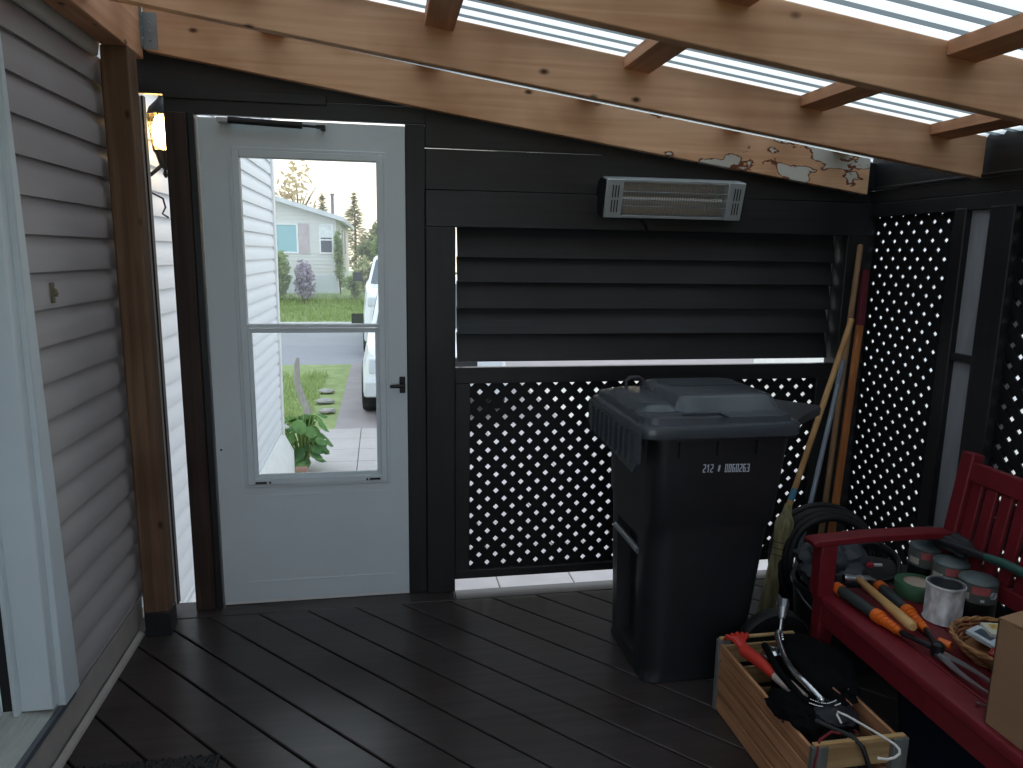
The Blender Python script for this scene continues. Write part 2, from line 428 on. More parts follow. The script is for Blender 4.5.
# raw brown post at the house wall, with black painted foot
t = thing('roof_post', 'weathered brown wooden post with black foot carrying the roof beam by the siding', 'post', (-.885, 2.865, 0))
MB().box(-.93, -.84, 2.82, 2.91, .10, 2.18).build('timber', BROWNZ, t, bevel=.004)
f = MB().box(-.932, -.838, 2.818, 2.912, 0, .10).build('black_foot', BLACKZ, t, bevel=.003)
f['label'] = 'black painted foot'
mb = MB().box(-.946, -.930, 2.86, 2.90, .03, 2.14); o = mb.build('filler_board', BROWNZ, bevel=.002); tag(o, 'thin reddish brown board between the siding and the raw roof post', 'board')
mb = MB().box(-.940, -.868, 3.03, 3.055, .03, 2.06); o = mb.build('trim_4', TRIMW, bevel=.002); struct(o)
mb = MB().box(-.868, -.862, 3.025, 3.058, .03, 2.06); o = mb.build('trim_5', BLKRUB); struct(o)

# ---- storm door
def storm_door():
    x0, x1, z0, z1, y0, y1 = -.679, .100, .018, 1.995, FY-.02, FY+.02
    gx0, gx1, gz0, gz1 = -.560, .012, .535, 1.880
    mb = MB()
    mb.box(x0, gx0, y0, y1, z0, z1); mb.box(gx1, x1, y0, y1, z0, z1)
    mb.box(gx0, gx1, y0, y1, gz1, z1); mb.box(gx0, gx1, y0, y1, z0, gz0)
    d = struct(mb.build('door_2', DOORW))
    fr = MB()
    w, ya, yb = .026, y0-.010, y1-.006
    for a in ((gx0, gx0+w, gz0, gz1), (gx1-w, gx1, gz0, gz1), (gx0+w, gx1-w, gz1-w, gz1), (gx0+w, gx1-w, gz0, gz0+w)):
        fr.box(a[0], a[1], ya, yb, a[2], a[3])
    fr.box(gx0+w, gx1-w, ya+.004, yb, 1.193, 1.207)
    for a in ((gx0-.012, gx0, gz0-.012, gz1+.012), (gx1, gx1+.012, gz0-.012, gz1+.012), (gx0, gx1, gz1, gz1+.012), (gx0, gx1, gz0-.012, gz0)):
        fr.box(a[0], a[1], y0-.006, y0+.001, a[2], a[3])
    f = fr.build('window_frame', WHITE, d, bevel=.0025)
    sh = MB()   # lower sash, a little proud
    for a in ((gx0+w, gx0+w+.016, gz0+w, 1.19), (gx1-w-.016, gx1-w, gz0+w, 1.19), (gx0+w+.016, gx1-w-.016, 1.172, 1.190), (gx0+w+.016, gx1-w-.016, gz0+w, gz0+w+.016)):
        sh.box(a[0], a[1], y0+.001, y0+.014, a[2], a[3])
    sh.build('sash', WHITE, d, bevel=.002)
    for xx in (gx0+.03, gx1-.075):
        l = MB(); l.box(xx, xx+.045, ya-.004, ya+.002, gz0+.006, gz0+.014); l.box(xx+.055 if xx < -.3 else xx-.014, xx+.062 if xx < -.3 else xx-.007, ya-.005, ya+.002, gz0+.006, gz0+.014)
        l.build('sash_latch', BLKMET, d)
    MB().box(gx0+w, gx1-w, FY+.001, FY+.004, 1.19, gz1-w).build('window_pane', PANE, d)
    MB().box(gx0+w, gx1-w, FY-.010, FY-.007, gz0+w, 1.19).build('window_pane', PANE, d)
    # lower kick panel, embossed
    k = MB(); k.box(-.585, .035, y0-.0015, y0+.001, .10, .105); k.box(-.585, .035, y0-.0015, y0+.001, .485, .488)
    k.build('panel_line', DOORW, d)
    MB().box(x0, x1, y0+.002, y1-.01, .004, .018).build('door_sweep', TRIMW, d)
    # closer
    c = MB(); c.tube([(-.56, FY-.062, 1.982), (-.29, FY-.058, 1.974)], .0125, 14)
    c.build('door_closer', BLKMET, d)
    c2 = MB(); c2.tube([(-.29, FY-.058, 1.974), (-.235, FY-.057, 1.972)], .005, 8)
    c2.box(-.238, -.205, FY-.066, FY-.048, 1.966, 1.978); c2.box(-.222, -.205, FY-.05, FY-.018, 1.963, 1.981)
    c2.build('closer_rod', BLKMET, d)
    c3 = MB(); c3.box(-.60, -.555, FY-.07, FY-.018, 1.975, 1.99); c3.build('closer_bracket', STEEL, d)
    # black lever handle
    h = MB(); h.box(.068, .092, y0-.006, y0+.002, .915, .985)
    h.tube([(.080, y0-.004, .950), (.080, y0-.040, .950)], .008, 10)
    h.tube([(.086, y0-.038, .950), (.060, y0-.042, .951), (.028, y0-.040, .950)], [.009, .008, .007], 10)
    h.tube([(.080, y0-.02, .968), (.080, y0-.028, .968)], .006, 8)
    h.build('door_handle', BLKMET, d, bevel=.001)
    s = MB(); s.lathe([(.004, 0), (.0045, .003), (.002, .004)], 10, Matrix.Translation((-.66, y0, .69)) @ Matrix.Rotation(PI/2, 4, 'X'))
    s.build('screw_cap', BLKMET, d)
storm_door()

# ---- louver panel: five tilted slats
def louver():
    t = thing('louver_panel', 'black painted wooden louver panel of five wide tilted slats under the heater', 'louver', (1.19, 3.1, 1.03))
    zt = [1.615, 1.478, 1.374, 1.262, 1.152, 1.032]
    for i in range(5):
        top, bot = zt[i]+.012, zt[i+1]+.006
        b = MB(); b.add([(x, y, z) for x in (.318, 2.080) for (y, z) in ((3.128+(.012 if i == 3 else 0), top), (3.090-(.008 if i == 3 else 0), bot), (3.104, bot-.003), (3.146, top-.003))],
                        [(0, 1, 2, 3), (4, 7, 6, 5), (0, 4, 5, 1), (1, 5, 6, 2), (2, 6, 7, 3), (3, 7, 4, 0)])
        b.build('slat', BLACKX, t, bevel=.002)
    MB().box(.332, .348, 3.145, 3.165, 1.03, 1.60).build('stile', BLACKZ, t)
    MB().box(2.070, 2.125, 3.150, 3.165, 1.03, 1.63).build('stile', mat('pale_grey_stile', (176, 178, 182), .6), t)
louver()

# ---- lattice panels
def lattice_mesh(u0, u1, z0, z1, w, pitch=.0755):
    """two crossing layers of slats in the plane (u, z); returns two lists of clipped slat polygons"""
    def clip(poly, a, b, c):
        out = []
        for i in range(len(poly)):
            p, q = poly[i], poly[(i+1) % len(poly)]
            fp = a*p[0]+b*p[1]-c; fq = a*q[0]+b*q[1]-c
            if fp <= 0: out.append(p)
            if fp*fq < 0:
                t = fp/(fp-fq); out.append((p[0]+(q[0]-p[0])*t, p[1]+(q[1]-p[1])*t))
        return out
    res = []
    r2 = math.sqrt(.5)
    for sgn in (1, -1):
        L = []
        d = Vector((r2, sgn*r2)); n = Vector((-sgn*r2, r2)); step = pitch*r2
        offs = [n.dot(Vector(p)) for p in ((u0, z0), (u1, z0), (u0, z1), (u1, z1))]
        k = math.floor(min(offs)/step)
        while k*step < max(offs)+step:
            o = k*step
            poly = [n*(o-w/2)-d*9, n*(o-w/2)+d*9, n*(o+w/2)+d*9, n*(o+w/2)-d*9]
            poly = [tuple(p) for p in poly]
            for a, b, c in ((1, 0, u1), (-1, 0, -u0), (0, 1, z1), (0, -1, -z0)):
                poly = clip(poly, a, b, c)
                if len(poly) < 3: break
            if len(poly) >= 3: L.append(poly)
            k += 1
        res.append(L)
    return res
def lattice(label, axis, plane, u0, u1, z0, z1):
    loc = ((u0+u1)/2, plane, z0) if axis == 1 else (plane, (u0+u1)/2, z0)
    mb = MB()
    for k, L in enumerate(lattice_mesh(u0, u1, z0, z1, .0345 if axis == 1 else .0358)):
        for p in L: mb.prism(p, axis, plane + k*.006, plane + k*.006 + .006)
    o = mb.build('lattice_panel', LATM, None)
    return tag(o, label, 'lattice')
lattice('black diamond lattice panel under the louvers, behind the wheeled bin', 1, FY+.012, .360, 2.03, .075, .955)
RX = 2.2
lattice('tall black diamond lattice panel in the right corner, behind the leaning poles', 0, RX+.03, 2.515, 3.06, .09, 1.70)
lattice('black diamond lattice panel behind the red bench backrest, cut by the frame edge', 0, RX+.03, 1.20, 2.265, .09, 1.70)
# right wall: header boards, rails and closing board
def right_wall():
    mb = MB()
    mb.box(RX, RX+.035, -1.1, 3.06, 1.69, 1.748); mb.box(RX+.004, RX+.035, -1.1, 3.06, 1.750, 1.806)
    mb.box(RX-.01, RX+.045, -1.1, 3.06, 1.808, 1.820)
    mb.box(RX+.02, RX+.05, -1.1, 3.09, 1.82, 1.965)
    mb.box(RX+.004, RX+.04, -1.1, 3.06, .03, .10)
    struct(mb.build('wall_right', BLACKY, bevel=.003))
right_wall()
mb = MB()
for k in range(15): mb.box(-.99 if k < 4 else 1.15, 2.26, -1.14, -1.115, .0+k*.15, .147+k*.15)
struct(mb.build('back_light_blocker', BLACKX, bevel=.003))  # unseen boards added behind the camera to dim the porch, open upper left
for (y0, y1, lab) in ((2.475, 2.535, 'black stud on the right edge of the corner lattice'), (2.255, 2.365, 'black post between the grey board and the lattice behind the bench')):
    mb = MB().box(RX-.005, RX+.08, y0, y1, 0, 1.70); tag(mb.build('black_post', BLACKZ, bevel=.004), lab, 'post')
t = MB().box(RX-.005, RX+.08, 1.12, 1.215, 0, 1.689); tag(t.build('black_post', BLACKZ, bevel=.004), 'black post at the near end of the lattice behind the bench', 'post')
t = MB().box(RX+.002, RX+.024, 2.366, 2.474, 1.115, 1.145); tag(t.build('blocking', BLACKY, bevel=.002), 'short black crosspiece over the grey upright board on the right wall', 'blocking')
t = MB().box(RX+.022, RX+.04, 2.362, 2.478, .05, 1.70); tag(t.build('grey_board', GREYB, bevel=.002), 'weathered grey upright board seen between two black posts on the right', 'board')
lattice('black lattice panel nearest the viewer on the right wall', 0, RX+.03, -1.0, 1.12, .09, 1.70)

# ---- roof structure
def rafter(y, label, m=PINE, xe=2.195, x0=-.838, dz=0, h=RH):
    mb = MB(); mb.prism([(x0, rz_bot(x0)+dz*.4), ((x0+xe)/2-.3, rz_bot((x0+xe)/2-.3)+dz), (xe, rz_bot(xe)+dz), (xe, rz_bot(xe)+dz+h), ((x0+xe)/2-.3, rz_bot((x0+xe)/2-.3)+dz+h), (x0, rz_bot(x0)+dz*.4+h)], 1, y, y+.038)
    return tag(mb.build('rafter', m, None, bevel=.003), label, 'rafter')
rafter(3.005, 'raw pine rafter against the front wall with peeling paint near its right end', PINE_PEEL, 2.15, -.838, -.024, .155)
rafter(2.42, 'raw pine rafter second from the front wall, ending at the right wall')
rafter(1.75, 'raw pine rafter nearest the viewer, crossing the top right of the photo')
for k, y in enumerate((1.09, .43, -.23, -.89)):
    rafter(y, ['raw pine rafter overhead, first one out of view', 'raw pine rafter above the camera', 'raw pine rafter just behind the camera', 'raw pine rafter at the back of the porch'][k])
BX = [-.385, .19, .84, 1.482, 2.0]
bays = [(2.42, 3.005, 'over the first bay by the front wall'), (1.75, 2.42, 'in the bay between second and third rafters'), (1.09, 1.75, 'in the bay nearest the viewer')]
pos = ['at its left end', 'second from the left', 'third from the left', 'fourth from the left', 'at its right end']
for (ya, yb, bl) in bays:
    for i, x in enumerate(BX):
        tk = .038 if ya < 2.4 else .012
        mb = MB(); w = .045
        mb.add([(xx, yy, rz_bot(xx)+RH-dz) for yy in (ya+.038, yb) for xx in (x-w, x+w) for dz in (.0, tk)],
               [(0, 1, 3, 2), (4, 6, 7, 5), (0, 2, 6, 4), (1, 5, 7, 3), (0, 4, 5, 1), (2, 3, 7, 6)])
        tag(mb.build('blocking', PINEY, None, bevel=.002), 'short flat pine blocking ' + bl + ', ' + pos[i], 'blocking')
# beam on the post along the house, galvanised hanger
mb = MB().box(-.925, -.842, -1.1, 3.0, 2.18, 2.385); tag(mb.build('roof_beam', PINEY, None, bevel=.004), 'raw pine beam along the house wall, resting on the brown post', 'beam')
def hanger(y, label):
    t = thing('joist_hanger', label, 'bracket', (-.84, y+.019, 2.2))
    zb = rz_bot(-.83)-.004
    mb = MB()
    for yy in (y-.028, y+.040): mb.box(-.841, -.838, yy, yy+.026 if yy > y else yy+.026, zb, zb+.15)
    for yy in (y-.0022, y+.0385): mb.box(-.84, -.79, yy, yy+.002, zb-.001, zb+.125)
    mb.box(-.84, -.79, y-.002, y+.040, zb-.002, zb)
    mb.build('strap', GALV, t)
    for yy in (y-.018, y+.052):
        for zz in (.03, .07, .11): MB().ball((-.837, yy, zb+zz), .004, 8, 4).build('nail_head', STEEL, t)
    for zz in (.03, .06, .09): MB().ball((-.815, y-.003, zb+zz), .004, 8, 4).build('nail_head', STEEL, t)
hanger(3.005, 'grey galvanised joist hanger at the left end of the front wall rafter')
hanger(2.42, 'grey galvanised joist hanger on the beam at the second rafter')
# corrugated sheets
def roof():
    mb = MB(); prof = []
    y = -1.2; p = .076
    while y < 3.24:
        for dy, dz in ((0, 0), (.028, 0), (.036, .013), (.066, .013)): prof.append((y+dy, dz))
        y += p
    n = len(prof)
    vs = []
    for x in (-1.02, 2.42):
        vs += [(x, yy, rz_bot(x)+RH+.004+dz) for yy, dz in prof]
    mb.add(vs, [(i, i+1, n+i+1, n+i) for i in range(n-1)])
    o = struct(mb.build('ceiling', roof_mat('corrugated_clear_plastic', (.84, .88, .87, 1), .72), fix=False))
    o.data.materials.append(roof_mat('corrugated_plastic_shaded', (.17, .20, .21, 1), .6))  # rib shading put into the tint: grey stripes on valleys and rising sides
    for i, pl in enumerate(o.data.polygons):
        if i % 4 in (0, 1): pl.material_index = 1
roof()

# ================================================================== THINGS ON THE WALLS
# ---- electric heater
def heater():
    t = thing('patio_heater', 'silver infrared patio heater with wire grille mounted above the louvers', 'heater', (1.217, 3.055, 1.735))
    x0, x1 = .912, 1.524
    M = Matrix.Translation((1.2185, 2.965, 1.737)) @ Matrix.Rotation(math.radians(14), 4, 'X')
    hw = (x1-x0)/2; hh = .079
    SILV = mat('silver_heater', (188, 196, 200), .38, .05, 8, metal=.35)
    BR = mat('bright_reflector', (226, 216, 202), .4, .05, 6, metal=.95)
    b = MB()   # casing: open box, C profile
    prof = [(-hh, -.012), (-hh, .055), (-.05, .085), (.05, .085), (hh, .055), (hh, -.012), (hh-.012, -.012), (hh-.012, .05), (.045, .074), (-.045, .074), (-hh+.012, .05), (-hh+.012, -.012)]
    b.prism([(y, z) for z, y in prof], 0, -hw+.07, hw-.07, M)
    b.build('casing', SILV, t, bevel=.002)
    for s in (-1, 1):
        e = MB(); xa, xb = (-hw, -hw+.075) if s < 0 else (hw-.075, hw)
        e.prism([(-.018, -hh), (.05, -hh), (.085, -.05), (.085, .05), (.05, hh), (-.018, hh)], 0, xa, xb, M)
        c = e.build('end_cap', SILV, t, bevel=.004)
        v = MB()
        for k in range(2):
            for q in range(3):
                xx = (xa+xb)/2 - .008 + q*.012
                v.box(xx-.002, xx+.002, -.0195, -.016, -.055+k*.06, -.005+k*.06, M)
        v.build('vent_slots', BLKMET, c)
        g = MB(); xe = xa-.006 if s < 0 else xb
        g.prism([(-.012, -hh+.004), (.05, -hh+.004), (.09, -.05), (.09, .05), (.05, hh-.004), (-.012, hh-.004)], 0, xe, xe+.006, M)
        g.build('side_plate', BLKMET, c)
    r = MB()
    rp = [(.066*math.cos(a)-.0, .066*math.sin(a)) for a in [PI*(.06+.88*k/14) for k in range(15)]]   # (z, y)
    n = len(rp)
    vs = [tuple(M @ Vector((x, yv, zv))) for x in (-hw+.072, hw-.072) for zv, yv in rp]
    r.add(vs, [(i, i+1, n+i+1, n+i) for i in range(n-1)], True)
    r.build('reflector', BR, t, fix=False)
    q = MB(); q.tube([M @ Vector((-hw+.08, .028, -.005)), M @ Vector((hw-.08, .028, -.005))], .008, 12)
    q.build('heating_tube', mat('quartz_tube', (246, 242, 234), .2, .03, 6), t)
    g = MB()
    k = 0
    x = -hw+.08
    while x < hw-.078:
        g.tube([M @ Vector((x, -.010, -hh+.006)), M @ Vector((x, -.016, -.05)), M @ Vector((x, -.016, .05)), M @ Vector((x, -.010, hh-.006))], .0011, 5)
        x += .0115
    g.build('grille', STEEL, t)
    k = MB()
    for z in (-.028, .0, .03): k.tube([M @ Vector((-hw+.07, -.0165, z)), M @ Vector((hw-.07, -.0165, z))], .0009, 5)
    k.build('grille_bars', STEEL, t)
    for xx in (1.02, 1.41):
        bk = MB(); bk.box(xx-.015, xx+.015, 3.052, 3.058, 1.69, 1.79); bk.bar((xx, 3.055, 1.74), tuple(M @ Vector((xx-1.2185, .08, 0))), .02, .02)
        bk.build('bracket', BLKMET, t)
    c = MB(); c.tube([(1.11, 3.03, 1.655), (1.118, 3.02, 1.635), (1.135, 3.035, 1.61), (1.14, 3.05, 1.605)], .006, 8); c.tube([(1.105, 3.03, 1.66), (1.11, 3.03, 1.65)], .013, 10)
    c.build('power_cord', BLKRUB, t)
heater()

# ---- small hook bracket on the siding
t = thing('wall_hook', 'small tarnished brass hook plate screwed to the cream siding', 'hook', (-.955, 2.343, 1.367))
PAT = mat('tarnished_brass', (120, 112, 92), .5, .2, 40, metal=.5)
MB().box(-.957, -.951, 2.33, 2.356, 1.338, 1.398).build('plate', PAT, t, bevel=.002)
MB().tube([(-.951, 2.343, 1.382), (-.944, 2.343, 1.376), (-.941, 2.343, 1.366), (-.945, 2.343, 1.358)], .004, 8).build('hook_arm', PAT, t)

# ---- lantern outside on the house wall
def lantern():
    cx, cy = -.872, 3.30
    t = thing('wall_lantern', 'lit black outdoor wall lantern glimpsed through the slit left of the door', 'lamp', (SX, cy, 1.82))
    MB().box(SX+.006, SX+.02, cy-.04, cy+.04, 1.78, 1.92).build('back_plate', BLKMET, t, bevel=.004)
    MB().tube([(SX+.02, cy, 1.82), (-.93, cy, 1.80), (cx, cy, 1.85)], .008, 8).build('arm', BLKMET, t)
    b = MB(); b.lathe([(.004, 1.755), (.012, 1.77), (.006, 1.785), (.02, 1.80), (.036, 1.85), (.045, 1.862)], 8, Matrix.Translation((cx, cy, .035)))
    b.build('lantern_base', BLKMET, t)
    g = MB(); g.lathe([(.040, 1.863), (.056, 2.0)], 8, Matrix.Translation((cx, cy, .035)))
    g.build('lantern_glass', glass('lantern_glass', (255, 236, 196)), t, flat=True)
    c = MB()
    for k in range(8):
        a = 2*PI*k/8
        c.tube([(cx+.041*math.cos(a), cy+.041*math.sin(a), 1.898), (cx+.057*math.cos(a), cy+.057*math.sin(a), 2.035)], .0025, 5)
    c.lathe([(.062, 2.0), (.05, 2.03), (.02, 2.06), (.008, 2.075), (.012, 2.085), (.002, 2.095)], 8, Matrix.Translation((cx, cy, .035)))
    c.build('cage', BLKMET, t)
    MB().ball((cx, cy, 1.975), .038, 12, 8, sc=(1, 1, 2.0)).build('bulb', emit('lamp_bulb', (255, 220, 150), 34), t)
    ld = bpy.data.lights.new('lantern_light', 'POINT'); ld.energy = 12; ld.color = (1, .74, .42); ld.shadow_soft_size = .045
    lo = bpy.data.objects.new('lantern_light', ld); lo.location = (cx, cy, 1.975); COL.objects.link(lo)
    # a small wire hanger below it
    h = thing('plant_hook', 'small black wire hook hanging on the siding below the outdoor lantern', 'hook', (SX, 3.2, 1.62))
    MB().tube([(SX+.01, 3.2, 1.70), (-.90, 3.2, 1.72), (-.862, 3.2, 1.70), (-.855, 3.2, 1.665), (-.868, 3.2, 1.64), (-.845, 3.2, 1.625)], .004, 7).build('wire', BLKMET, h)
    MB().box(SX+.008, SX+.016, 3.19, 3.21, 1.675, 1.725).build('mounting_plate', BLKMET, h)
lantern()

# ================================================================== BIN
def rrect(x0, x1, y0, y1, z, r, inset=0, n=5, ya=.0, yb=.0):
    P = []
    def arc(cx, cy, a0):
        for k in range(n): a = a0 + PI/2*k/(n-1); P.append((cx+r*math.cos(a), cy+r*math.sin(a), z))
    arc(x0+r, y0+r, PI); arc(x1-r, y0+r, 1.5*PI); arc(x1-r, y1-r, 0); arc(x0+r, y1-r, PI/2)
    m = (y0+y1)/2; w = (y1-y0)/2 - r
    w = w*.72
    P += [(x0, m+w, z), (x0+inset, m+w-.012, z), (x0+inset, m-w+.012, z), (x0, m-w, z)]
    return P
def bin_():
    t = thing('garbage_bin', 'tall black wheeled garbage bin with white stenciled number and closed lid', 'bin', (1.1, 2.43, 0))
    def sec(z, r=None, ins=0):
        k = z/.93
        return rrect(.890-.010*k, 1.285+.085*k, 2.215-.045*k, 2.63+.065*k, z, r if r else .055, ins)
    body = MB()
    body.loft([sec(.005, .05), sec(.03, .075), sec(.06, .078, .0), sec(.065, .078, .05), sec(.50, .078, .05), sec(.52, .078, 0), sec(.585, .075), sec(.60, .045), sec(.80, .045), sec(.925, .045)])
    # ribs under the rim
    for x in (.955, 1.09, 1.23):
        body.box(x, x+.016, 2.160, 2.185, .85, .925)
    for y in (2.26, 2.40, 2.54): body.box(.872, .885, y, y+.016, .80, .925)
    body.build('body', BLKPL, t, bevel=0)
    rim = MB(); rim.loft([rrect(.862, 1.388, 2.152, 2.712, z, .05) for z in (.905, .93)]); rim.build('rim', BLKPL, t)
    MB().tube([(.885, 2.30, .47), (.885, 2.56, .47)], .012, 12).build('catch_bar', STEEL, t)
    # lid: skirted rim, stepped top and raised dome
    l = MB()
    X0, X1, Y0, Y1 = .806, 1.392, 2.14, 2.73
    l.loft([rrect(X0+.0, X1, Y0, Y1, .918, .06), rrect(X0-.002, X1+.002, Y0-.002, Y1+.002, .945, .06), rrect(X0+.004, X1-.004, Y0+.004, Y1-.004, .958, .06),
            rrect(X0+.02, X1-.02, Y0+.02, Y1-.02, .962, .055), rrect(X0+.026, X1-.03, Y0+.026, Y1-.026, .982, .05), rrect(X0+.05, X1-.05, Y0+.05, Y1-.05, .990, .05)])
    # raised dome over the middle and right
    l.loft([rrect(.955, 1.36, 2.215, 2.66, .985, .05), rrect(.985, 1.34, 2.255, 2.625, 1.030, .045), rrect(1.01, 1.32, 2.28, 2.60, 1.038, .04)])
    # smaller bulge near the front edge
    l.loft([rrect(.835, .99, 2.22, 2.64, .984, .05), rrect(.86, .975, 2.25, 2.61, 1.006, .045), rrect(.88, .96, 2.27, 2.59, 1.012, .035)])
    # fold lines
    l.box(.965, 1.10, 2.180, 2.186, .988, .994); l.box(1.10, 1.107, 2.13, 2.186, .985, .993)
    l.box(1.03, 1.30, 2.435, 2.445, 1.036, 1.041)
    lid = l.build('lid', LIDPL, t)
    # ribbed front grip of the lid
    g = MB(); g.prism([(2.14, .945), (2.14, .84), (2.18, .80), (2.66, .835), (2.70, .86), (2.70, .945)], 0, .800, .813)
    for k in range(9): g.box(.793, .802, 2.19+k*.055, 2.205+k*.055, .83, .93)
    g.build('lid_grip', LIDPL, lid)
    # hinge arms at the back, pointing right
    h = MB(); h.prism([(1.36, 2.17), (1.48, 2.30), (1.625, 2.42), (1.64, 2.46), (1.50, 2.62), (1.36, 2.72)], 2, .918, .950)
    h.build('hinge', BLKPL, lid, bevel=.004)
    e = MB(); e.tube([(.915, 2.60, 1.0), (.915, 2.60, 1.03), (.93, 2.60, 1.042), (.965, 2.60, 1.042), (.98, 2.60, 1.032), (.98, 2.60, 1.0)], .009, 8)
    e.build('lid_loop', BLKPL, lid)
    for k, y in enumerate((2.155, 2.685)):
        w = thing_part_wheel(t, 1.345, y, .142)
    ax = MB(); ax.tube([(1.345, 2.13, .142), (1.345, 2.71, .142)], .01, 8); ax.build('axle', STEEL, t)
    # stenciled number
    G_ = {'0': [((0, 0), (0, 1)), ((0, 1), (1, 1)), ((1, 1), (1, 0)), ((1, 0), (0, 0))], '1': [((.6, 0), (.6, 1)), ((.6, 1), (.2, .78))],
          '2': [((0, 1), (1, 1)), ((1, 1), (1, .55)), ((1, .55), (0, .32)), ((0, .32), (0, 0)), ((0, 0), (1, 0))],
          '3': [((0, 1), (1, 1)), ((1, 1), (1, 0)), ((1, 0), (0, 0)), ((.3, .5), (1, .5))],
          '6': [((1, 1), (0, 1)), ((0, 1), (0, 0)), ((0, 0), (1, 0)), ((1, 0), (1, .52)), ((1, .52), (0, .52))],
          '#': [((.15, .1), (.45, .9)), ((.6, .1), (.9, .9)), ((.05, .35), (.9, .35)), ((.15, .65), (1, .65))]}
    mb = MB(); slope = math.atan(.045/.93); n = 0
    text = '212 # 0060263'; adv = .1705/len(text); cw = adv*.52; ch = .0255; th = .0027
    TM = Matrix.Translation((1.049, 2.1762, .7925)) @ Matrix.Rotation(math.radians(1.2), 4, 'Y') @ Matrix.Rotation(PI/2 + slope, 4, 'X')
    for i, c in enumerate(text):
        for a, b in G_.get(c, []):
            a = Vector((i*adv+a[0]*cw, a[1]*ch, 0)); b = Vector((i*adv+b[0]*cw, b[1]*ch, 0)); d = (b-a).normalized()*th*.42
            q = MB(); q.bar(a-d, b+d, th if c != '#' else th*.75, .0012 + .00002*n, (0, 0, 1)); n += 1
            mb.add(q.v, q.f, False, TM)
    mb.build('stenciled_number', print_white, t)
def thing_part_wheel(t, x, y, r):
    M = Matrix.Translation((x, y, r)) @ Matrix.Rotation(PI/2, 4, 'X')
    a = MB(); a.lathe([(r*.72, -.024), (r*.95, -.026), (r, -.016), (r, .016), (r*.95, .026), (r*.72, .024)], 32, M, caps=False)
    w = a.build('wheel', BLKRUB, t)
    b = MB(); b.lathe([(r*.73, -.018), (r*.66, -.012), (r*.25, -.016), (.022, -.03), (.001, -.03)], 32, M); b.lathe([(r*.73, .018), (r*.25, .014), (.001, .028)], 32, M)
    for k in range(5):
        a5 = 2*PI*k/5; b.bar(M @ Vector((.02*math.cos(a5), .02*math.sin(a5), .02)), M @ Vector((r*.7*math.cos(a5), r*.7*math.sin(a5), .018)), .012, .012, (0, 1, 0))
    b.build('hub', BLKPL, w)
    return w
bin_()

# ================================================================== LEANING POLES
def broom():
    t = thing('broom', 'corn broom with yellow wooden handle and blue collar leaning by the bin', 'broom', (1.62, 2.66, 0))
    top = Vector((2.03, 2.86, 1.242)); neck = Vector((1.668, 2.65, .455)); d = (neck-top).normalized()
    HAND = wood('broom_handle', (206, 164, 110), (178, 132, 84), 2, .5, False, 30)
    MB().tube([neck + d*.03, neck, top], .0125, 12).build('handle', HAND, t)
    MB().tube([neck - d*.098, neck - d*.045], .0135, 12).build('collar', mat('blue_collar', (72, 132, 160), .5), t)
    STRAW = mat('broom_straw', (178, 168, 128), .85, .2, 60, bump=.6, stretch=(1, 1, .15), c2=(120, 112, 80))
    foot = Vector((1.585, 2.615, .012)); ax = (foot-neck).normalized()
    side = Vector((1, 0, 0)) - ax*ax.x; side.normalize(); nrm = ax.cross(side)
    L = (foot-neck).length
    sp = [(-.06, .014, .014), (.03, .020, .018), (.09, .036, .030), (.16, .039, .032), (.23, .035, .028), (.30, .030, .025), (.42, .030, .024), (.80, .034, .022), (1, .036, .020)]
    rings = []
    for u, a, b in sp:
        c = neck + ax*(u*L)
        rings.append([c + side*(a*math.cos(2*PI*k/28)*(1+.05*(k % 2))) + nrm*(b*math.sin(2*PI*k/28)*(1+.08*(k % 2))) for k in range(28)])
    MB().loft(rings).build('bristles', STRAW, t)
    s = MB()
    for u, a, b in ((.30, .0325, .027), (.36, .0325, .027), (.42, .033, .026)):
        c = neck + ax*(u*L)
        s.tube([c + side*(a*math.cos(2*PI*k/24)) + nrm*(b*math.sin(2*PI*k/24)) for k in range(24)], .0022, 6, loop=True)
    s.build('stitching', mat('twine', (96, 84, 56), .8), t)
broom()
def pole_thing(name, label, a, b, r, m, cat='pole'):
    t = thing(name, label, cat, (b[0], b[1], b[2])); return t
# long plain pole in the corner
t = thing('wooden_pole', 'longest bare wooden pole leaning in the corner, behind the broom handle', 'pole', (1.93, 2.82, 0))
MB().tube([(1.955, 2.84, .0), (2.125, 2.985, 1.555)], .0125, 10).build('shaft', wood('old_handle', (170, 136, 104), (138, 106, 78), 2, .6, False), t)
MB().lathe([(.0125, 0), (.012, .01), (.006, .016)], 10, Matrix.Translation((2.125, 2.985, 1.553))).build('rounded_tip', wood('old_handle_tip', (160, 128, 98), (138, 106, 78), 2, .6, False), t)
# orange shaft with burgundy grip
t = thing('hockey_stick', 'orange flat wooden shaft with burgundy wrapped grip leaning in the corner', 'stick', (1.955, 2.80, 0))
a, b, c = Vector((1.962, 2.775, .0)), Vector((2.148, 2.965, 1.205)), Vector((2.17, 2.995, 1.455))
MB().bar(a, b, .030, .019, (0, 1, 0)).build('shaft', wood('orange_shaft', (198, 130, 78), (168, 100, 54), 2, .5, False, 30), t, bevel=.003)
MB().bar(b, c, .033, .022, (0, 1, 0)).build('grip', mat('burgundy_tape', (104, 34, 48), .7, .15, 40), t, bevel=.004)
# grey metal pole
t = thing('metal_pole', 'thin grey metal pole leaning between the broom and the orange stick', 'pole', (1.73, 2.6, 0))
MB().tube([(1.665, 2.60, .0), (2.04, 2.905, 1.045)], .0105, 10).build('shaft', mat('grey_pole', (140, 150, 162), .4, .08, 12, metal=.4), t)
MB().tube([(2.005, 2.877, .95), (2.042, 2.907, 1.052)], .0125, 10).build('end_sleeve', mat('grey_sleeve', (118, 126, 138), .5), t)

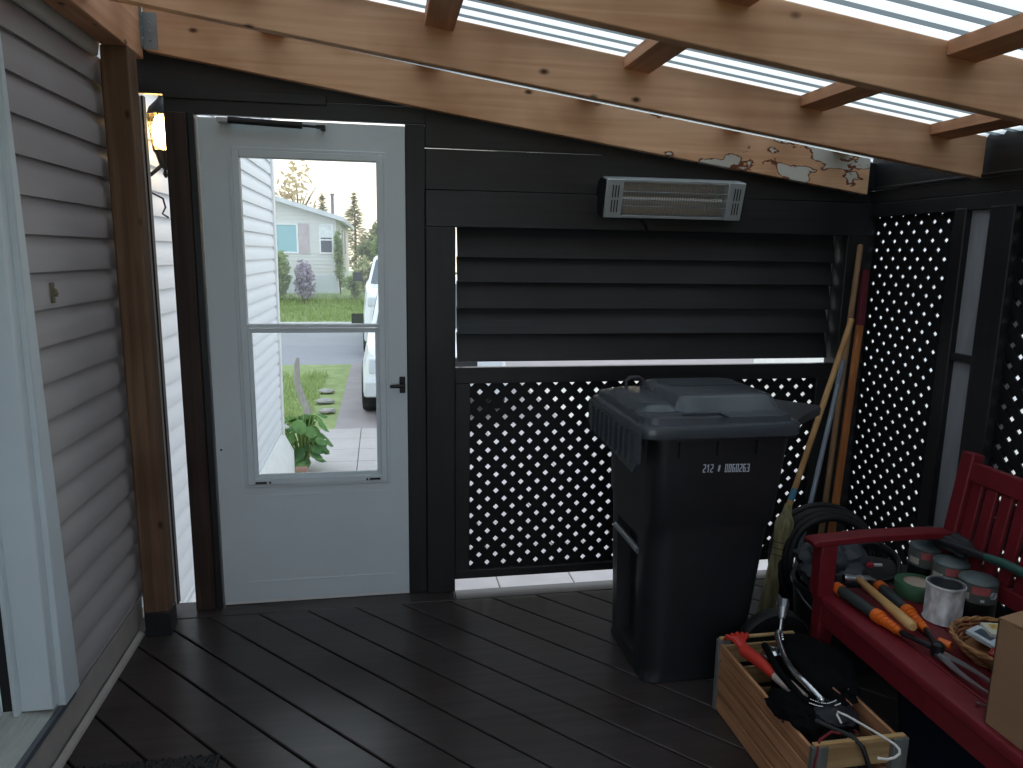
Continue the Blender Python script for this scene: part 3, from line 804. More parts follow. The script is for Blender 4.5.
# ---- coiled hose leaning behind the bench
def coil(c, R, nrm, n, r, jit, seed):
    rnd = random.Random(seed); nrm = Vector(nrm).normalized(); a = nrm.orthogonal().normalized(); b = nrm.cross(a)
    pts = []; K = 40
    for i in range(n*K+1):
        th = 2*PI*i/K; tn = i/K
        rr = R*(1 + jit*math.sin(2.3*tn+seed) - .035*tn + .01*math.sin(3*th+seed))
        pts.append(Vector(c) + a*rr*math.cos(th) + b*rr*math.sin(th) + nrm*((tn-n/2)*r*1.9 + .004*math.sin(5*th)))
    return pts
t = thing('coiled_hose', 'large coil of black hose standing upright behind the bench armrest', 'hose', (1.85, 2.6, 0))
MB().tube(coil((1.845, 2.60, .235), .235, (-.15, -1, .25), 5, .014, .025, 1), .0145, 10).build('hose_loops', BLKRUB, t)
MB().tube([(1.83, 2.50, .405), (1.84, 2.47, .415), (1.86, 2.45, .41)], .011, 10).build('hose_fitting', mat('brass_fitting', (176, 140, 74), .35, .1, 10, metal=.8), t)
# bucket with bundled tarp behind the arm
t = thing('bucket', 'black plastic bucket behind the red bench arm, filled with a dark bundle', 'bucket', (1.66, 2.27, 0))
MB().lathe([(.125, 0), (.13, .01), (.155, .30), (.165, .302), (.165, .318), (.15, .318), (.145, .29), (.12, .03)], 32, Matrix.Translation((1.66, 2.27, 0))).build('body', BLKPL, t)
MB().tube([(1.66+.166*math.cos(a), 2.27-.166*math.sin(a)*.35-.10*math.sin(a), .30-.10*math.sin(a)) for a in [PI*k/12 for k in range(13)]], .003, 6).build('bail_handle', STEEL, t)
def crumple(c, sc, seed, amp=.3, rings=22, seg=34, freq=2.2):
    mb = MB(); R = []
    for i in range(rings+1):
        a = -PI/2 + PI*i/rings; row = []
        for k in range(seg):
            p = Vector((math.cos(a)*math.cos(2*PI*k/seg), math.cos(a)*math.sin(2*PI*k/seg), math.sin(a)))
            q = p*freq + Vector((seed*3.1, seed*1.7, seed))
            d = 1 + amp*(mnoise.noise(q) + .6*abs(mnoise.noise(q*2.3)) + .35*mnoise.noise(q*4.7))
            row.append((c[0]+p.x*sc[0]*d, c[1]+p.y*sc[1]*d, c[2]+p.z*sc[2]*d))
        R.append(row)
    mb.loft(R); return mb
GREYTARP = mat('dark_grey_tarp', (56, 60, 66), .5, .15, 9)
BLKCLOTH = mat('black_cloth', (11, 11, 12), .9, .15, 30, spec=.1)
tag(crumple((1.625, 2.265, .385), (.125, .11, .085), 3, .35).build('tarp', GREYTARP, None), 'crumpled dark grey tarp bundled in the bucket behind the bench arm', 'tarp')
t = thing('cable_coil', 'coiled black cable with red plug lying behind the bench armrest', 'cable', (1.80, 2.30, .36))
MB().tube(coil((1.81, 2.28, .37), .10, (-.2, -.6, 1), 5, .006, .04, 2), .006, 7).build('cable', BLKRUB, t)
m_ = MB(); m_.bar((1.735, 2.235, .392), (1.765, 2.225, .395), .022, .018); m_.build('plug', mat('red_plug', (176, 40, 60), .45), t, bevel=.004)
m_ = MB(); m_.bar((1.765, 2.222, .395), (1.795, 2.215, .397), .010, .010); m_.build('plug_tip', mat('white_plastic', (208, 210, 214), .4), t, bevel=.002)
t = thing('wheel_base', 'low black storage drum under the coiled cable behind the bench', 'drum', (1.82, 2.28, 0))
MB().lathe([(.14, 0), (.145, .01), (.145, .33), (.138, .34), (.02, .345)], 28, Matrix.Translation((1.845, 2.285, 0))).build('shell', BLKPL, t)
h = MB()
for z in (.1, .2): h.lathe([(.146, z), (.150, z+.008), (.146, z+.016)], 28, Matrix.Translation((1.845, 2.285, 0)), caps=False)
h.build('hoop', BLKRUB, t)
t.name = 'storage_drum'; ORIG['storage_drum'] = ORIG['wheel_base']

# ================================================================== RED BENCH
RED = mat('red_painted_wood', (108, 22, 32), .5, .12, 10, spec=.4, stretch=(2, 2, 2))
BENCH_O = Vector((1.392, 2.03, 0)); BR = math.radians(-1.0)
BM = Matrix.Translation(BENCH_O) @ Matrix.Rotation(BR, 4, 'Z')
def bench():
    # local: +x = depth towards the wall, -y = along the bench towards the viewer
    t = thing('garden_bench', 'dark red painted wooden garden bench cluttered with tools, on the right', 'bench', tuple(BENCH_O), BR)
    LN = 1.45
    def B(*a): return MB().box(*a, M=BM)
    for k in range(5):
        x = .0 + k*.085
        z = .42
        if k == 0:
            mb = MB(); pr = [(0, z-.03), (.0, z-.012), (.005, z-.003), (.014, z), (.079, z), (.079, z-.022), (.01, z-.03)]
            mb.prism(pr, 1, -LN, 0.0, BM); mb.build('seat_slat', RED, t, bevel=.002)
        else:
            B(x, x+.079, -LN, -.005, z-.022, z-.001).build('seat_slat', RED, t, bevel=.003)
    B(.004, .03, -LN+.05, -.05, .325, .389).build('apron', RED, t, bevel=.003)
    B(.39, .42, -LN+.05, -.05, .325, .395).build('apron', RED, t, bevel=.003)
    for yy in (-.055, -LN+.005):
        B(0.002, .052, yy, yy+.05, 0, .388).build('leg', RED, t, bevel=.004)
        B(-.012, .045, yy+.003, yy+.053, .415, .592).build('arm_post', RED, t, bevel=.004)
        ar = MB(); prof = [(-.04, .590), (-.045, .605), (-.03, .612), (.15, .622), (.36, .622), (.46, .615), (.46, .595), (.36, .598), (.15, .598)]
        ar.prism(prof, 1, yy-.002, yy+.058, BM); ar.build('armrest', RED, t, bevel=.004)
        bl = MB(); bl.prism([(.44, 0), (.49, 0), (.48, .42), (.535, .878), (.492, .885), (.43, .42)], 1, yy, yy+.05, BM)
        bl.build('back_post', RED, t, bevel=.004)
        B(.05, .44, yy+.012, yy+.038, .34, .39).build('side_rail', RED, t, bevel=.003)
    tilt = math.atan(.06/.46)
    BK = BM @ Matrix.Translation((.452, 0, .42)) @ Matrix.Rotation(tilt, 4, 'Y')
    tr = MB().box(-.018, .012, -LN+.05, -.05, .375, .44, BK); tr.build('top_rail', RED, t, bevel=.005)
    MB().box(-.018, .012, -LN+.05, -.05, .06, .11, BK).build('bottom_rail', RED, t, bevel=.004)
    n = 23
    for k in range(n):
        y = -.085 - k*(LN-.17)/(n-1)
        MB().box(-.010, .006, y-.0205, y+.0205, .10, .385, BK).build('back_slat', RED, t, bevel=.003)
bench()
SZ = .42

# ---- loppers / hedge shears: black grips, orange rings, steel blades
def shears():
    ORG = mat('orange_plastic', (222, 104, 30), .45, .08, 20)
    GRIP = mat('dark_grip', (46, 52, 52), .6, .1, 20)
    t = thing('hedge_shears', 'hedge shears with black grips, orange collars and long steel blades on bench', 'shears', (1.48, 1.7, SZ))
    z = SZ+.022
    def P(x, y, zz=z): return Vector((x, y, zz))
    hA = [P(1.452, 1.985), P(1.458, 1.80), P(1.462, 1.70), P(1.496, 1.60)]
    hB = [P(1.600, 1.975), P(1.570, 1.81), P(1.545, 1.70), P(1.500, 1.60)]
    for h in (hA, hB):
        d = (h[1]-h[0]).normalized()
        hd = MB(); hd.tube([h[0]+d*.02, h[0]+d*.10, h[1]], [.017, .019, .016], 14)
        g = hd.build('handle', GRIP, t)
        MB().tube([h[0]-d*.004, h[0]+d*.022], [.0195, .0195], 14).build('end_ring', ORG, g)
        o = MB(); o.tube([h[1]-d*.005, h[1]+d*.02], .021, 14)
        d2 = (h[2]-h[1]).normalized(); o.tube([h[1]+d*.02, h[2]], [.016, .011], 12)
        for q in range(4): o.tube([h[1]+d2*(.03+.016*q), h[1]+d2*(.036+.016*q)], .0175-.001*q, 12)
        o.build('collar', ORG, g)
        s = MB(); s.tube([h[2], h[3]], .008, 8); s.build('shank', BLKMET, g)
    p = MB(); p.lathe([(.017, 0), (.017, .03), (.01, .036)], 16, Matrix.Translation((1.498, 1.60, SZ+.008))); p.build('pivot', BLKMET, t)
    c = MB(); c.tube([P(1.525, 1.628, z+.006), P(1.540, 1.60, z+.006)], .012, 10); c.build('bumper', ORG, t)
    for sgn, e in ((-1, (1.484, 1.40)), (1, (1.522, 1.41))):
        b = MB(); w = .013
        y0 = 1.60
        rows = []
        for k in range(9):
            u = k/8; y = y0 + (e[1]-y0)*u; x = 1.498 + (e[0]-1.498)*u + sgn*.010*math.sin(PI*u)
            ww = w*(1-.75*u)
            rows.append([(x-ww, y, SZ+.012+.004*(sgn > 0)), (x+ww, y, SZ+.012+.004*(sgn > 0)), (x+ww, y, SZ+.016+.004*(sgn > 0)), (x-ww, y, SZ+.016+.004*(sgn > 0))])
        b.loft(rows, smooth=False); b.build('blade', STEEL, t)
shears()
def hammer():
    t = thing('hammer', 'claw hammer with pale wooden handle lying across the shears', 'hammer', (1.52, 1.85, SZ+.04))
    a, b = Vector((1.540, 2.0, .458)), Vector((1.470, 1.665, .475))
    d = (b-a).normalized()
    W = wood('hammer_handle', (216, 172, 116), (190, 144, 92), 1, .5, False, 30)
    MB().tube([a, a+d*.06, a+d*.16, a+d*.25, b-d*.01, b], [.0115, .012, .013, .015, .016, .011], 14).build('handle', W, t)
    h = MB(); side = Vector((.976, -.22, 0)); c = a - d*.008
    h.tube([c-side*.045, c-side*.03, c-side*.012, c+side*.012], [.0135, .0135, .0105, .013], 14)
    h.build('head', STEEL, t)
    cl = MB()
    for s in (-.007, .007):
        cl.tube([c+side*.01+d*s*.6, c+side*.035+d*s+Vector((0, 0, .004)), c+side*.065+d*s*1.3-Vector((0, 0, .008))], [.009, .006, .0025], 8)
    cl.build('claw', STEEL, t)
    MB().tube([c-side*.047, c-side*.040], .0142, 14).build('face', CHROME, t)
hammer()
def tape():
    t = thing('masking_tape_roll', 'roll of green masking tape lying flat on the bench behind the hammer', 'tape', (1.705, 1.975, SZ))
    MB().lathe([(.043, 0), (.068, 0), (.069, .002), (.069, .042), (.068, .044), (.043, .044)], 36, Matrix.Translation((1.715, 1.945, SZ)), caps=False).build('tape', mat('green_tape', (66, 104, 76), .6, .08, 20), t)
    MB().lathe([(.040, .001), (.043, .001), (.043, .043), (.040, .043), (.040, .001)], 36, Matrix.Translation((1.715, 1.945, SZ)), caps=False).build('cardboard_core', mat('core_card', (190, 166, 146), .8), t)
    MB().lathe([(.0395, .002), (.0395, .040), (.001, .0405)], 36, Matrix.Translation((1.715, 1.945, SZ)), caps=False).build('core_filling', mat('pale_card', (196, 176, 160), .8), t)
tape()
def tin():
    c = (1.672, 1.785); M = Matrix.Translation((c[0], c[1], SZ))
    t = thing('tin_can', 'open empty silver tin can smeared with paint, standing on the bench', 'can', (c[0], c[1], SZ))
    PT = mat('paint_smeared_tin', (236, 236, 238), .45, .3, 40, metal=.15, c2=(150, 152, 158), detail=8, stretch=(1, 1, .5))
    MB().lathe([(.001, .003), (.050, .003), (.052, 0), (.0545, .003), (.052, .006), (.052, .110), (.0545, .112), (.0545, .118), (.051, .119)], 40, M, caps=False).build('body', PT, t)
    MB().lathe([(.051, .119), (.044, .1185), (.043, .114), (.049, .112), (.0495, .006), (.001, .005)], 40, M, caps=False).build('rim', mat('tin_inside', (120, 122, 126), .4, .2, 12, metal=.6), t)
tin()
# ---- three cans of wood stain with green and pink labels
def stain_can(x, y, label, sp):
    t = thing('stain_can', label, 'can', (x, y, SZ), 0, 'stain cans in a row')
    M = Matrix.Translation((x, y, SZ))
    MB().lathe([(.001, 0), (.051, 0), (.053, .003), (.053, .058)], 36, M, caps=False).build('base', mat('black_can', (20, 20, 22), .5), t)
    MB().lathe([(.0532, .058), (.0535, .06), (.0535, .112), (.053, .114)], 36, M, caps=False).build('label_band', mat('grey_green_label', (96, 102, 98), .55, .15, 20), t)
    MB().lathe([(.053, .114), (.055, .117), (.052, .123), (.046, .126), (.03, .132), (.001, .134)], 36, M, caps=False).build('lid', mat('grey_green_lid', (88, 98, 100), .42, .1, 10), t)
    a0 = math.atan2(-y, -x) - .1
    def patch(a, b, z0, z1, m, nm, r=.0545):
        rr = []
        n = 8
        vs = [(x+r*math.cos(a+(b-a)*k/n), y+r*math.sin(a+(b-a)*k/n), SZ+zz) for zz in (z0, z1) for k in range(n+1)]
        mb = MB(); mb.add(vs, [(k, k+1, n+2+k, n+1+k) for k in range(n)], True); mb.build(nm, m, t, fix=False)
    patch(a0-.15, a0+.75, .088, .112, mat('pink_label', (184, 92, 94), .5, .2, 40), 'pink_label')
    patch(a0-.95, a0-.25, .066, .088, mat('cream_label', (190, 186, 172), .6, .1, 30), 'cream_label')
    if sp:
        pts = []
        for k in range(28):
            q = k/27*4.2*PI; rr = .003 + .0105*k/27
            aa = a0+.98 + rr*math.cos(q)/.0545; pts.append((x+.0548*math.cos(aa), y+.0548*math.sin(aa), SZ+.088+rr*math.sin(q)))
        MB().tube(pts, .0014, 6).build('spiral_emblem', print_white, t)
        patch(a0+.30, a0+.50, .066, .074, print_white, 'white_mark')
stain_can(1.822, 2.045, 'dark stain can with pink label, farthest of three, next to the armrest', False)
stain_can(1.810, 1.922, 'dark stain can in the middle of three, behind the silver tin', False)
stain_can(1.795, 1.795, 'dark stain can with white spiral mark, nearest of three on the bench', True)
# black gloves / cloth draped on the cans and green handle
tag(crumple((1.845, 1.97, .585), (.05, .11, .026), 8, .3).build('work_glove', mat('grey_black_glove', (40, 43, 45), .8, .2, 30), None), 'dark crumpled work gloves lying on top of the stain cans', 'gloves')
t = thing('cordless_trimmer', 'black hand tool with dark green handle lying over the stain cans', 'tool', (1.86, 1.85, .56))
MB().tube([(1.80, 2.02, .585), (1.81, 1.90, .596), (1.815, 1.80, .606)], [.012, .015, .012], 10).build('body', BLKPL, t)
MB().tube([(1.815, 1.80, .606), (1.82, 1.74, .612), (1.82, 1.66, .612), (1.82, 1.54, .606)], [.012, .0145, .0145, .013], 12).build('green_handle', mat('dark_green_grip', (40, 82, 74), .5), t)
MB().tube([(1.795, 2.07, .572), (1.80, 2.02, .584)], [.006, .012], 8).build('nozzle', BLKMET, t)

# ---- wicker basket with packets
def basket():
    c = Vector((1.678, 1.560, SZ)); R0, R1 = .10, .133
    t = thing('wicker_basket', 'shallow brown wicker basket of small packets beside the cardboard box', 'basket', tuple(c))
    WK = mat('wicker', (172, 124, 82), .65, .25, 30, c2=(112, 70, 44))
    mb = MB(); rnd = random.Random(4)
    for L in range(6):
        u = L/5; R = R0 + (R1-R0)*u; z = SZ+.006+.040*u
        mb.tube([(c.x+(R+.0025*math.sin(14*a+PI*L))*math.cos(a)*1.0, c.y+(R+.0025*math.sin(14*a+PI*L))*math.sin(a), z+.002*math.sin(9*a+L)) for a in [2*PI*k/56 for k in range(56)]], .0036, 6, loop=True)
    mb.build('woven_side', WK, t)
    st = MB()
    for k in range(28):
        a = 2*PI*k/28; st.tube([(c.x+R0*math.cos(a), c.y+R0*math.sin(a), SZ+.003), (c.x+R1*math.cos(a), c.y+R1*math.sin(a), SZ+.048)], .0022, 5)
    st.build('stake', WK, t).name = 'stakes'
    MB().lathe([(.001, .004), (R0, .004), (R0, .008), (.001, .008)], 32, Matrix.Translation(c), caps=False).build('bottom', WK, t)
    r = MB()
    for q in (0, 1):
        r.tube([(c.x+(R1+.003*math.cos(12*a+PI*q))*math.cos(a), c.y+(R1+.003*math.cos(12*a+PI*q))*math.sin(a), SZ+.051+.003*math.sin(12*a+PI*q)) for a in [2*PI*k/96 for k in range(96)]], .0042, 6, loop=True)
    r.build('braided_rim', mat('wicker_rim', (196, 146, 96), .6, .2, 30, c2=(140, 92, 56)), t)
    cols = [((196, 208, 214), 'pale blue'), ((222, 216, 200), 'cream'), ((150, 34, 40), 'red'), ((206, 176, 96), 'yellow')]
    dat = [((1.66, 1.60, .052), (.062, .10, .014), 20, 0, 'pale blue packet lying in the wicker basket, front left'),
           ((1.705, 1.615, .064), (.075, .06, .016), -15, 1, 'cream packet with yellow corner at the back of the basket'),
           ((1.645, 1.53, .046), (.05, .07, .010), 35, 2, 'red packet against the near rim of the wicker basket'),
           ((1.72, 1.54, .058), (.05, .08, .012), 5, 0, 'pale blue packet in the basket beside the cardboard box')]
    for k, (p, s, a, ci, lab) in enumerate(dat):
        M = Matrix.Translation((p[0], p[1], SZ+p[2]-.02)) @ Matrix.Rotation(math.radians(a), 4, 'Z') @ Matrix.Rotation(math.radians(8-5*k), 4, 'X')
        tt = thing('packet', lab, 'packet', (p[0], p[1], SZ+p[2]-.02), 0, 'packets in the wicker basket')
        MB().box(-s[0]/2, s[0]/2, -s[1]/2, s[1]/2, 0, s[2], M).build('sleeve', mat('packet_'+cols[ci][1].replace(' ', '_'), cols[ci][0], .4, .1, 30), tt, bevel=.003)
        m2 = cols[3][0] if ci == 1 else (70, 84, 96) if ci == 0 else (226, 220, 210)
        MB().box(-s[0]*.3, s[0]*.3, -s[1]*.1, s[1]*.35, s[2], s[2]+.0006, M).build('printed_panel', mat('packet_print_%d' % k, m2, .4, .3, 60), tt)
basket()
# ---- cardboard box
def cardboard():
    t = thing('cardboard_box', 'open brown cardboard box on the bench at the right edge', 'box', (1.57, 1.15, SZ), math.radians(1))
    CB = mat('cardboard', (148, 112, 84), .8, .06, 12, stretch=(1, 1, 1)); th = .004
    x0, x1, y0, y1, z0, z1 = 1.396, 1.75, .96, 1.328, SZ+.002, .685
    b = MB()
    b.box(x0, x0+th, y0, y1, z0, z1); b.box(x1-th, x1, y0, y1, z0, z1); b.box(x0, x1, y0, y0+th, z0, z1); b.box(x0, x1, y1-th, y1, z0, z1); b.box(x0, x1, y0, y1, z0, z0+th)
    b.build('carton', CB, t)
    f = MB(); f.add([(x0, y0, z1), (x0, y1, z1), (x0+.06, y1, z1+.012), (x0+.06, y0, z1+.012), (x0, y0, z1+th), (x0, y1, z1+th), (x0+.06, y1, z1+.012+th), (x0+.06, y0, z1+.012+th)],
                    [(0, 1, 2, 3), (4, 7, 6, 5), (0, 4, 5, 1), (1, 5, 6, 2), (2, 6, 7, 3), (3, 7, 4, 0)])
    f.build('flap', CB, t)
    f = MB(); f.add([(x0, y1, z1), (x1, y1, z1), (x1, y1-.14, z1+.02), (x0, y1-.14, z1+.02), (x0, y1, z1+th), (x1, y1, z1+th), (x1, y1-.14, z1+.02+th), (x0, y1-.14, z1+.02+th)],
                    [(0, 1, 2, 3), (4, 7, 6, 5), (0, 4, 5, 1), (1, 5, 6, 2), (2, 6, 7, 3), (3, 7, 4, 0)])
    f.build('flap', CB, t)
cardboard()
t = thing('screw', 'tiny shiny screw lying on the bench seat near the cardboard box', 'screw', (1.43, 1.385, SZ))
MB().tube([(1.424, 1.387, .427), (1.43, 1.387, .427)], [.007, .006], 10).build('head', CHROME, t)
MB().tube([(1.43, 1.387, .427), (1.455, 1.375, .423)], [.003, .0015], 8).build('shank', STEEL, t)

# tote under the bench
t = thing('storage_tote', 'dark blue plastic storage tote under the bench seat', 'tote', (1.68, 1.55, 0))
b = MB(); b.loft([rrect(1.53+.02*(1-k), 1.86-.02*(1-k), 1.30+.02*(1-k), 1.80-.02*(1-k), .005+.255*k, .04) for k in (0, .3, .7, 1)]); b.build('body', mat('dark_blue_plastic', (26, 34, 50), .45), t)
b = MB(); b.loft([rrect(1.515, 1.875, 1.285, 1.815, z, .045) for z in (.262, .285)]); b.loft([rrect(1.55, 1.84, 1.32, 1.78, z, .04) for z in (.285, .293)]); b.build('lid', mat('black_blue_lid', (22, 26, 36), .45), t)

# ================================================================== CRATE AND CONTENTS
def crate():
    t = thing('wooden_crate', 'slatted wooden crate full of odds and ends on the deck before the bench', 'crate', (1.22, 1.78, 0), 0)
    x0, x1, y0, y1, H = 1.085, 1.352, 1.508, 2.055, .252
    WD = wood('crate_slats', (210, 154, 114), (156, 108, 78), 1, .6, False, 60)
    WE = wood('crate_ends', (188, 156, 112), (152, 120, 84), 0, .6, False, 50)
    GP = wood('crate_grey_posts', (118, 120, 116), (90, 92, 90), 2, .65, False, 40)
    n = 4; h = (H-.004)/n
    for x in (x0, x1-.010):
        for k in range(n):
            MB().box(x, x+.010, y0+.012, y1-.012, .003+k*h, .003+k*h+h-.010).build('side_slat', WD, t, bevel=.0015)
    for y in (y0+.012, y1-.022):
        for k in range(3):
            MB().box(x0+.011, x1-.011, y, y+.010, .006+k*(H/3), .006+k*(H/3)+H/3-.020).build('end_slat', WE, t, bevel=.0015)
    for y in (y0, y1-.012):
        for x in (x0-.001, x1-.044):
            MB().box(x-(.006 if x < 1.2 else -.006), x+(.04 if x < 1.2 else .051), y-(.004 if y < 1.6 else 0), y+(.012 if y < 1.6 else .016), 0, H+.002).build('corner_post', GP, t, bevel=.002)
        MB().box(x0, x1, y, y+.014, H+.002, H+.008).build('end_cap', wood('crate_cap', (206, 172, 122), (176, 140, 94), 0, .6, False, 50), t, bevel=.001)
    MB().box(x0+.010, x1-.010, y0+.022, y1-.022, .008, .018).build('bottom', WE, t)
    # filler heap is separate
crate()
# dark jumble filling the crate: black bag
def bag():
    t = thing('black_bag', 'slumped black fabric bag heaped over the middle of the wooden crate', 'bag', (1.25, 1.8, .02))
    crumple((1.265, 1.80, .17), (.085, .17, .12), 5, .2, freq=1.5).build('bag_body', BLKCLOTH, t)
    crumple((1.295, 1.84, .262), (.095, .15, .062), 11, .25, freq=1.8).build('bag_flap', mat('black_cloth_worn', (12, 12, 13), .9, .2, 24, spec=.1), t)
    MB().tube([(1.17, 1.92, .30), (1.15, 1.80, .285), (1.165, 1.70, .262), (1.20, 1.64, .25)], .011, 8).build('strap', BLKCLOTH, t)
bag()
# loose black cloth hanging over the near left edge
tag(crumple((1.125, 1.67, .245), (.05, .085, .03), 21, .4).build('cloth', mat('black_rag', (11, 11, 12), .9, .2, 40, spec=.1), None), 'black rag lying over the left rim of the wooden crate', 'rag')
# red-handled garden tool
def red_tool():
    t = thing('paint_brush', 'bright red ragged plastic hand rake tucked in the crate corner', 'tool', (1.12, 1.90, .2))
    RD = mat('bright_red_plastic', (196, 52, 40), .45, .1, 20)
    MB().tube([(1.120, 1.955, .268), (1.132, 1.90, .268), (1.150, 1.815, .262)], [.021, .019, .015], 12).build('handle', RD, t)
    f = MB()
    for k in range(5):
        a = -.5 + k*.25
        f.tube([(1.120, 1.955, .268), (1.119+.025*a, 1.985, .285), (1.124+.07*a, 2.010, .292-.012*abs(a)), (1.128+.085*a, 2.020, .268)], [.012, .010, .008, .004], 8)
    f.build('tines', RD, t).name = 'tines'
    MB().tube([(1.150, 1.815, .262), (1.165, 1.765, .258), (1.180, 1.71, .250)], [.015, .019, .017], 12).build('pale_grip', mat('pale_pink_grip', (196, 178, 172), .5), t)
    t.name = 'hand_rake'; ORIG['hand_rake'] = ORIG['paint_brush']
red_tool()
# chrome shower hose with connector and shower head
def shower():
    t = thing('shower_hose', 'chrome shower head with ribbed hose and connector poking out of the crate', 'shower', (1.2, 1.9, .2))
    p = [(1.245, 1.93, .285), (1.240, 1.95, .315), (1.222, 1.935, .325), (1.205, 1.89, .315), (1.190, 1.83, .302), (1.185, 1.77, .296), (1.192, 1.71, .290), (1.205, 1.66, .275)]
    # smooth it
    def smooth(P, n=6):
        P = [Vector(q) for q in P]; out = []
        for i in range(len(P)-1):
            a, b, c, d = P[max(i-1, 0)], P[i], P[i+1], P[min(i+2, len(P)-1)]
            for k in range(n):
                u = k/n; out.append(.5*((2*b)+(c-a)*u+(2*a-5*b+4*c-d)*u*u+(3*b-a-3*c+d)*u**3))
        return out+[P[-1]]
    q = smooth(p, 10)
    MB().tube(q, [.0092+.0016*(k % 2) for k in range(len(q))], 10).build('ribbed_hose', CHROME, t)
    MB().tube([(1.285, 2.02, .330), (1.262, 1.985, .300), (1.240, 1.955, .275)], .0055, 8).build('pipe', CHROME, t)
    MB().tube([(1.285, 2.02, .330), (1.292, 2.03, .345), (1.300, 2.042, .372)], [.010, .014, .014], 12).build('connector', STEEL, t)
    MB().tube([(1.297, 2.038, .362), (1.303, 2.047, .385)], .017, 8).build('hex_nut', mat('grey_nut', (120, 124, 128), .4, .1, 10, metal=.7), t, flat=True)
    M = Matrix.Translation((1.195, 1.915, .272)) @ Matrix.Rotation(math.radians(-14), 4, 'Y') @ Matrix.Rotation(math.radians(-18), 4, 'X')
    MB().lathe([(.001, -.008), (.030, -.008), (.036, -.003), (.037, .003), (.028, .012), (.012, .02), (.001, .022)], 28, M, caps=False).build('shower_head', CHROME, t)
shower()
# beaded chain pair
def beads():
    t = thing('bead_chain', 'two strands of silver bead chain lying over the black bag in the crate', 'chain', (1.22, 1.65, .26))
    for k, (o, n) in enumerate((((1.168, 1.665, .268), 22), ((1.178, 1.675, .272), 14))):
        mb = MB()
        for i in range(n):
            u = i/(n-1)
            mb.ball((o[0]+.085*u*(1 if k == 0 else .8), o[1]-.045*u+.03*u*u, o[2]-.006*math.sin(u*PI)), .0028, 7, 5)
        mb.build('bead_strand', CHROME, t)
    crumple((1.225, 1.640, .245), (.06, .05, .022), 31, .3).build('dark_pouch', mat('navy_pouch', (16, 16, 24), .6), t)
beads()
# white coat hanger wire
def hanger_wire():
    t = thing('wire_hanger', 'white coated wire hanger hooked over the near end of the crate', 'hanger', (1.24, 1.5, .27))
    pts = [(1.208, 1.578, .262), (1.209, 1.60, .272), (1.216, 1.608, .275), (1.228, 1.585, .278), (1.250, 1.533, .278), (1.272, 1.483, .276), (1.281, 1.462, .274), (1.281, 1.446, .272), (1.272, 1.434, .270), (1.252, 1.426, .268), (1.232, 1.425, .266), (1.214, 1.434, .264)]
    MB().tube(pts, .0032, 8).build('wire', mat('white_coated_wire', (220, 216, 212), .4), t)
    MB().ball((1.214, 1.434, .264), .0042, 8, 6).build('tip', mat('white_tip', (226, 222, 218), .4), t)
hanger_wire()
tag(MB().tube([(1.145, 1.60, .262), (1.18, 1.56, .258), (1.20, 1.52, .265), (1.215, 1.498, .25), (1.25, 1.488, .16), (1.29, 1.47, .08), (1.33, 1.45, .012), (1.40, 1.42, .008)], .0065, 8).build('black_cable', BLKRUB, None), 'black cable trailing over the near end of the crate to the deck', 'cable')
tag(MB().tube([(1.20, 1.54, .255), (1.16, 1.55, .262), (1.11, 1.525, .262), (1.092, 1.506, .255), (1.083, 1.500, .20), (1.080, 1.497, .10), (1.084, 1.492, .012), (1.10, 1.46, .006)], .0035, 8).build('red_cord', mat('dark_red_cord', (112, 26, 34), .6), None), 'thin dark red cord hanging over the near left corner of the crate', 'cord')
# clamp with curved jaw
t = thing('clamp', 'small grey metal C-shaped clamp lying in the right side of the crate', 'clamp', (1.305, 1.69, .25))
MB().tube([(1.312+.018*math.cos(a), 1.69+.006*math.sin(a), .262+.018*math.sin(a)) for a in [-2.2+4.2*k/14 for k in range(15)]], .0052, 8).build('frame', STEEL, t)
MB().tube([(1.262, 1.70, .285), (1.288, 1.672, .262), (1.300, 1.66, .250)], .003, 7).build('screw_rod', mat('coppery_rod', (150, 104, 88), .4, .1, 10, metal=.6), t)
# jar / bolts in near end
t = thing('faucet_part', 'small chrome faucet fitting in the near end of the crate', 'fitting', (1.235, 1.55, .2))
MB().tube([(1.225, 1.56, .19), (1.235, 1.555, .235)], [.018, .014], 14).build('body', STEEL, t)
MB().tube([(1.235, 1.555, .235), (1.238, 1.553, .25)], .010, 10).build('cap', CHROME, t)
m_ = crumple((1.22, 1.68, .13), (.10, .14, .085), 41, .2); tag(m_.build('rag_pile', mat('dark_rags', (28, 26, 28), .9, .2, 30), None), 'dark rags packed in the bottom of the wooden crate', 'rags')
# the wheel-like black arch right of the bin is the bin's own wheel

# ---- door mat at lower left
def doormat():
    t = thing('doormat', 'black doormat on the deck at the bottom left, before the sill', 'mat', (-.72, 1.75, 0))
    MB().box(-.925, -.50, 1.45, 2.06, .001, .010).build('mat_base', BLKRUB, t, bevel=.003)
    mb = MB(); rnd = random.Random(2)
    for k in range(5200):
        x, y = rnd.uniform(-.922, -.503), rnd.uniform(1.453, 2.062)
        a = rnd.uniform(0, PI); dx, dy = .004*math.cos(a), .004*math.sin(a); h = rnd.uniform(.003, .006)
        mb.add([(x-dx, y-dy, .009), (x+dx, y+dy, .009), (x+rnd.uniform(-.004, .004), y+rnd.uniform(-.004, .004), .009+h)], [(0, 1, 2)])
    o = mb.build('pile', mat('mat_pile', (20, 20, 22), .9), t, fix=False); o['kind'] = 'stuff'
doormat()

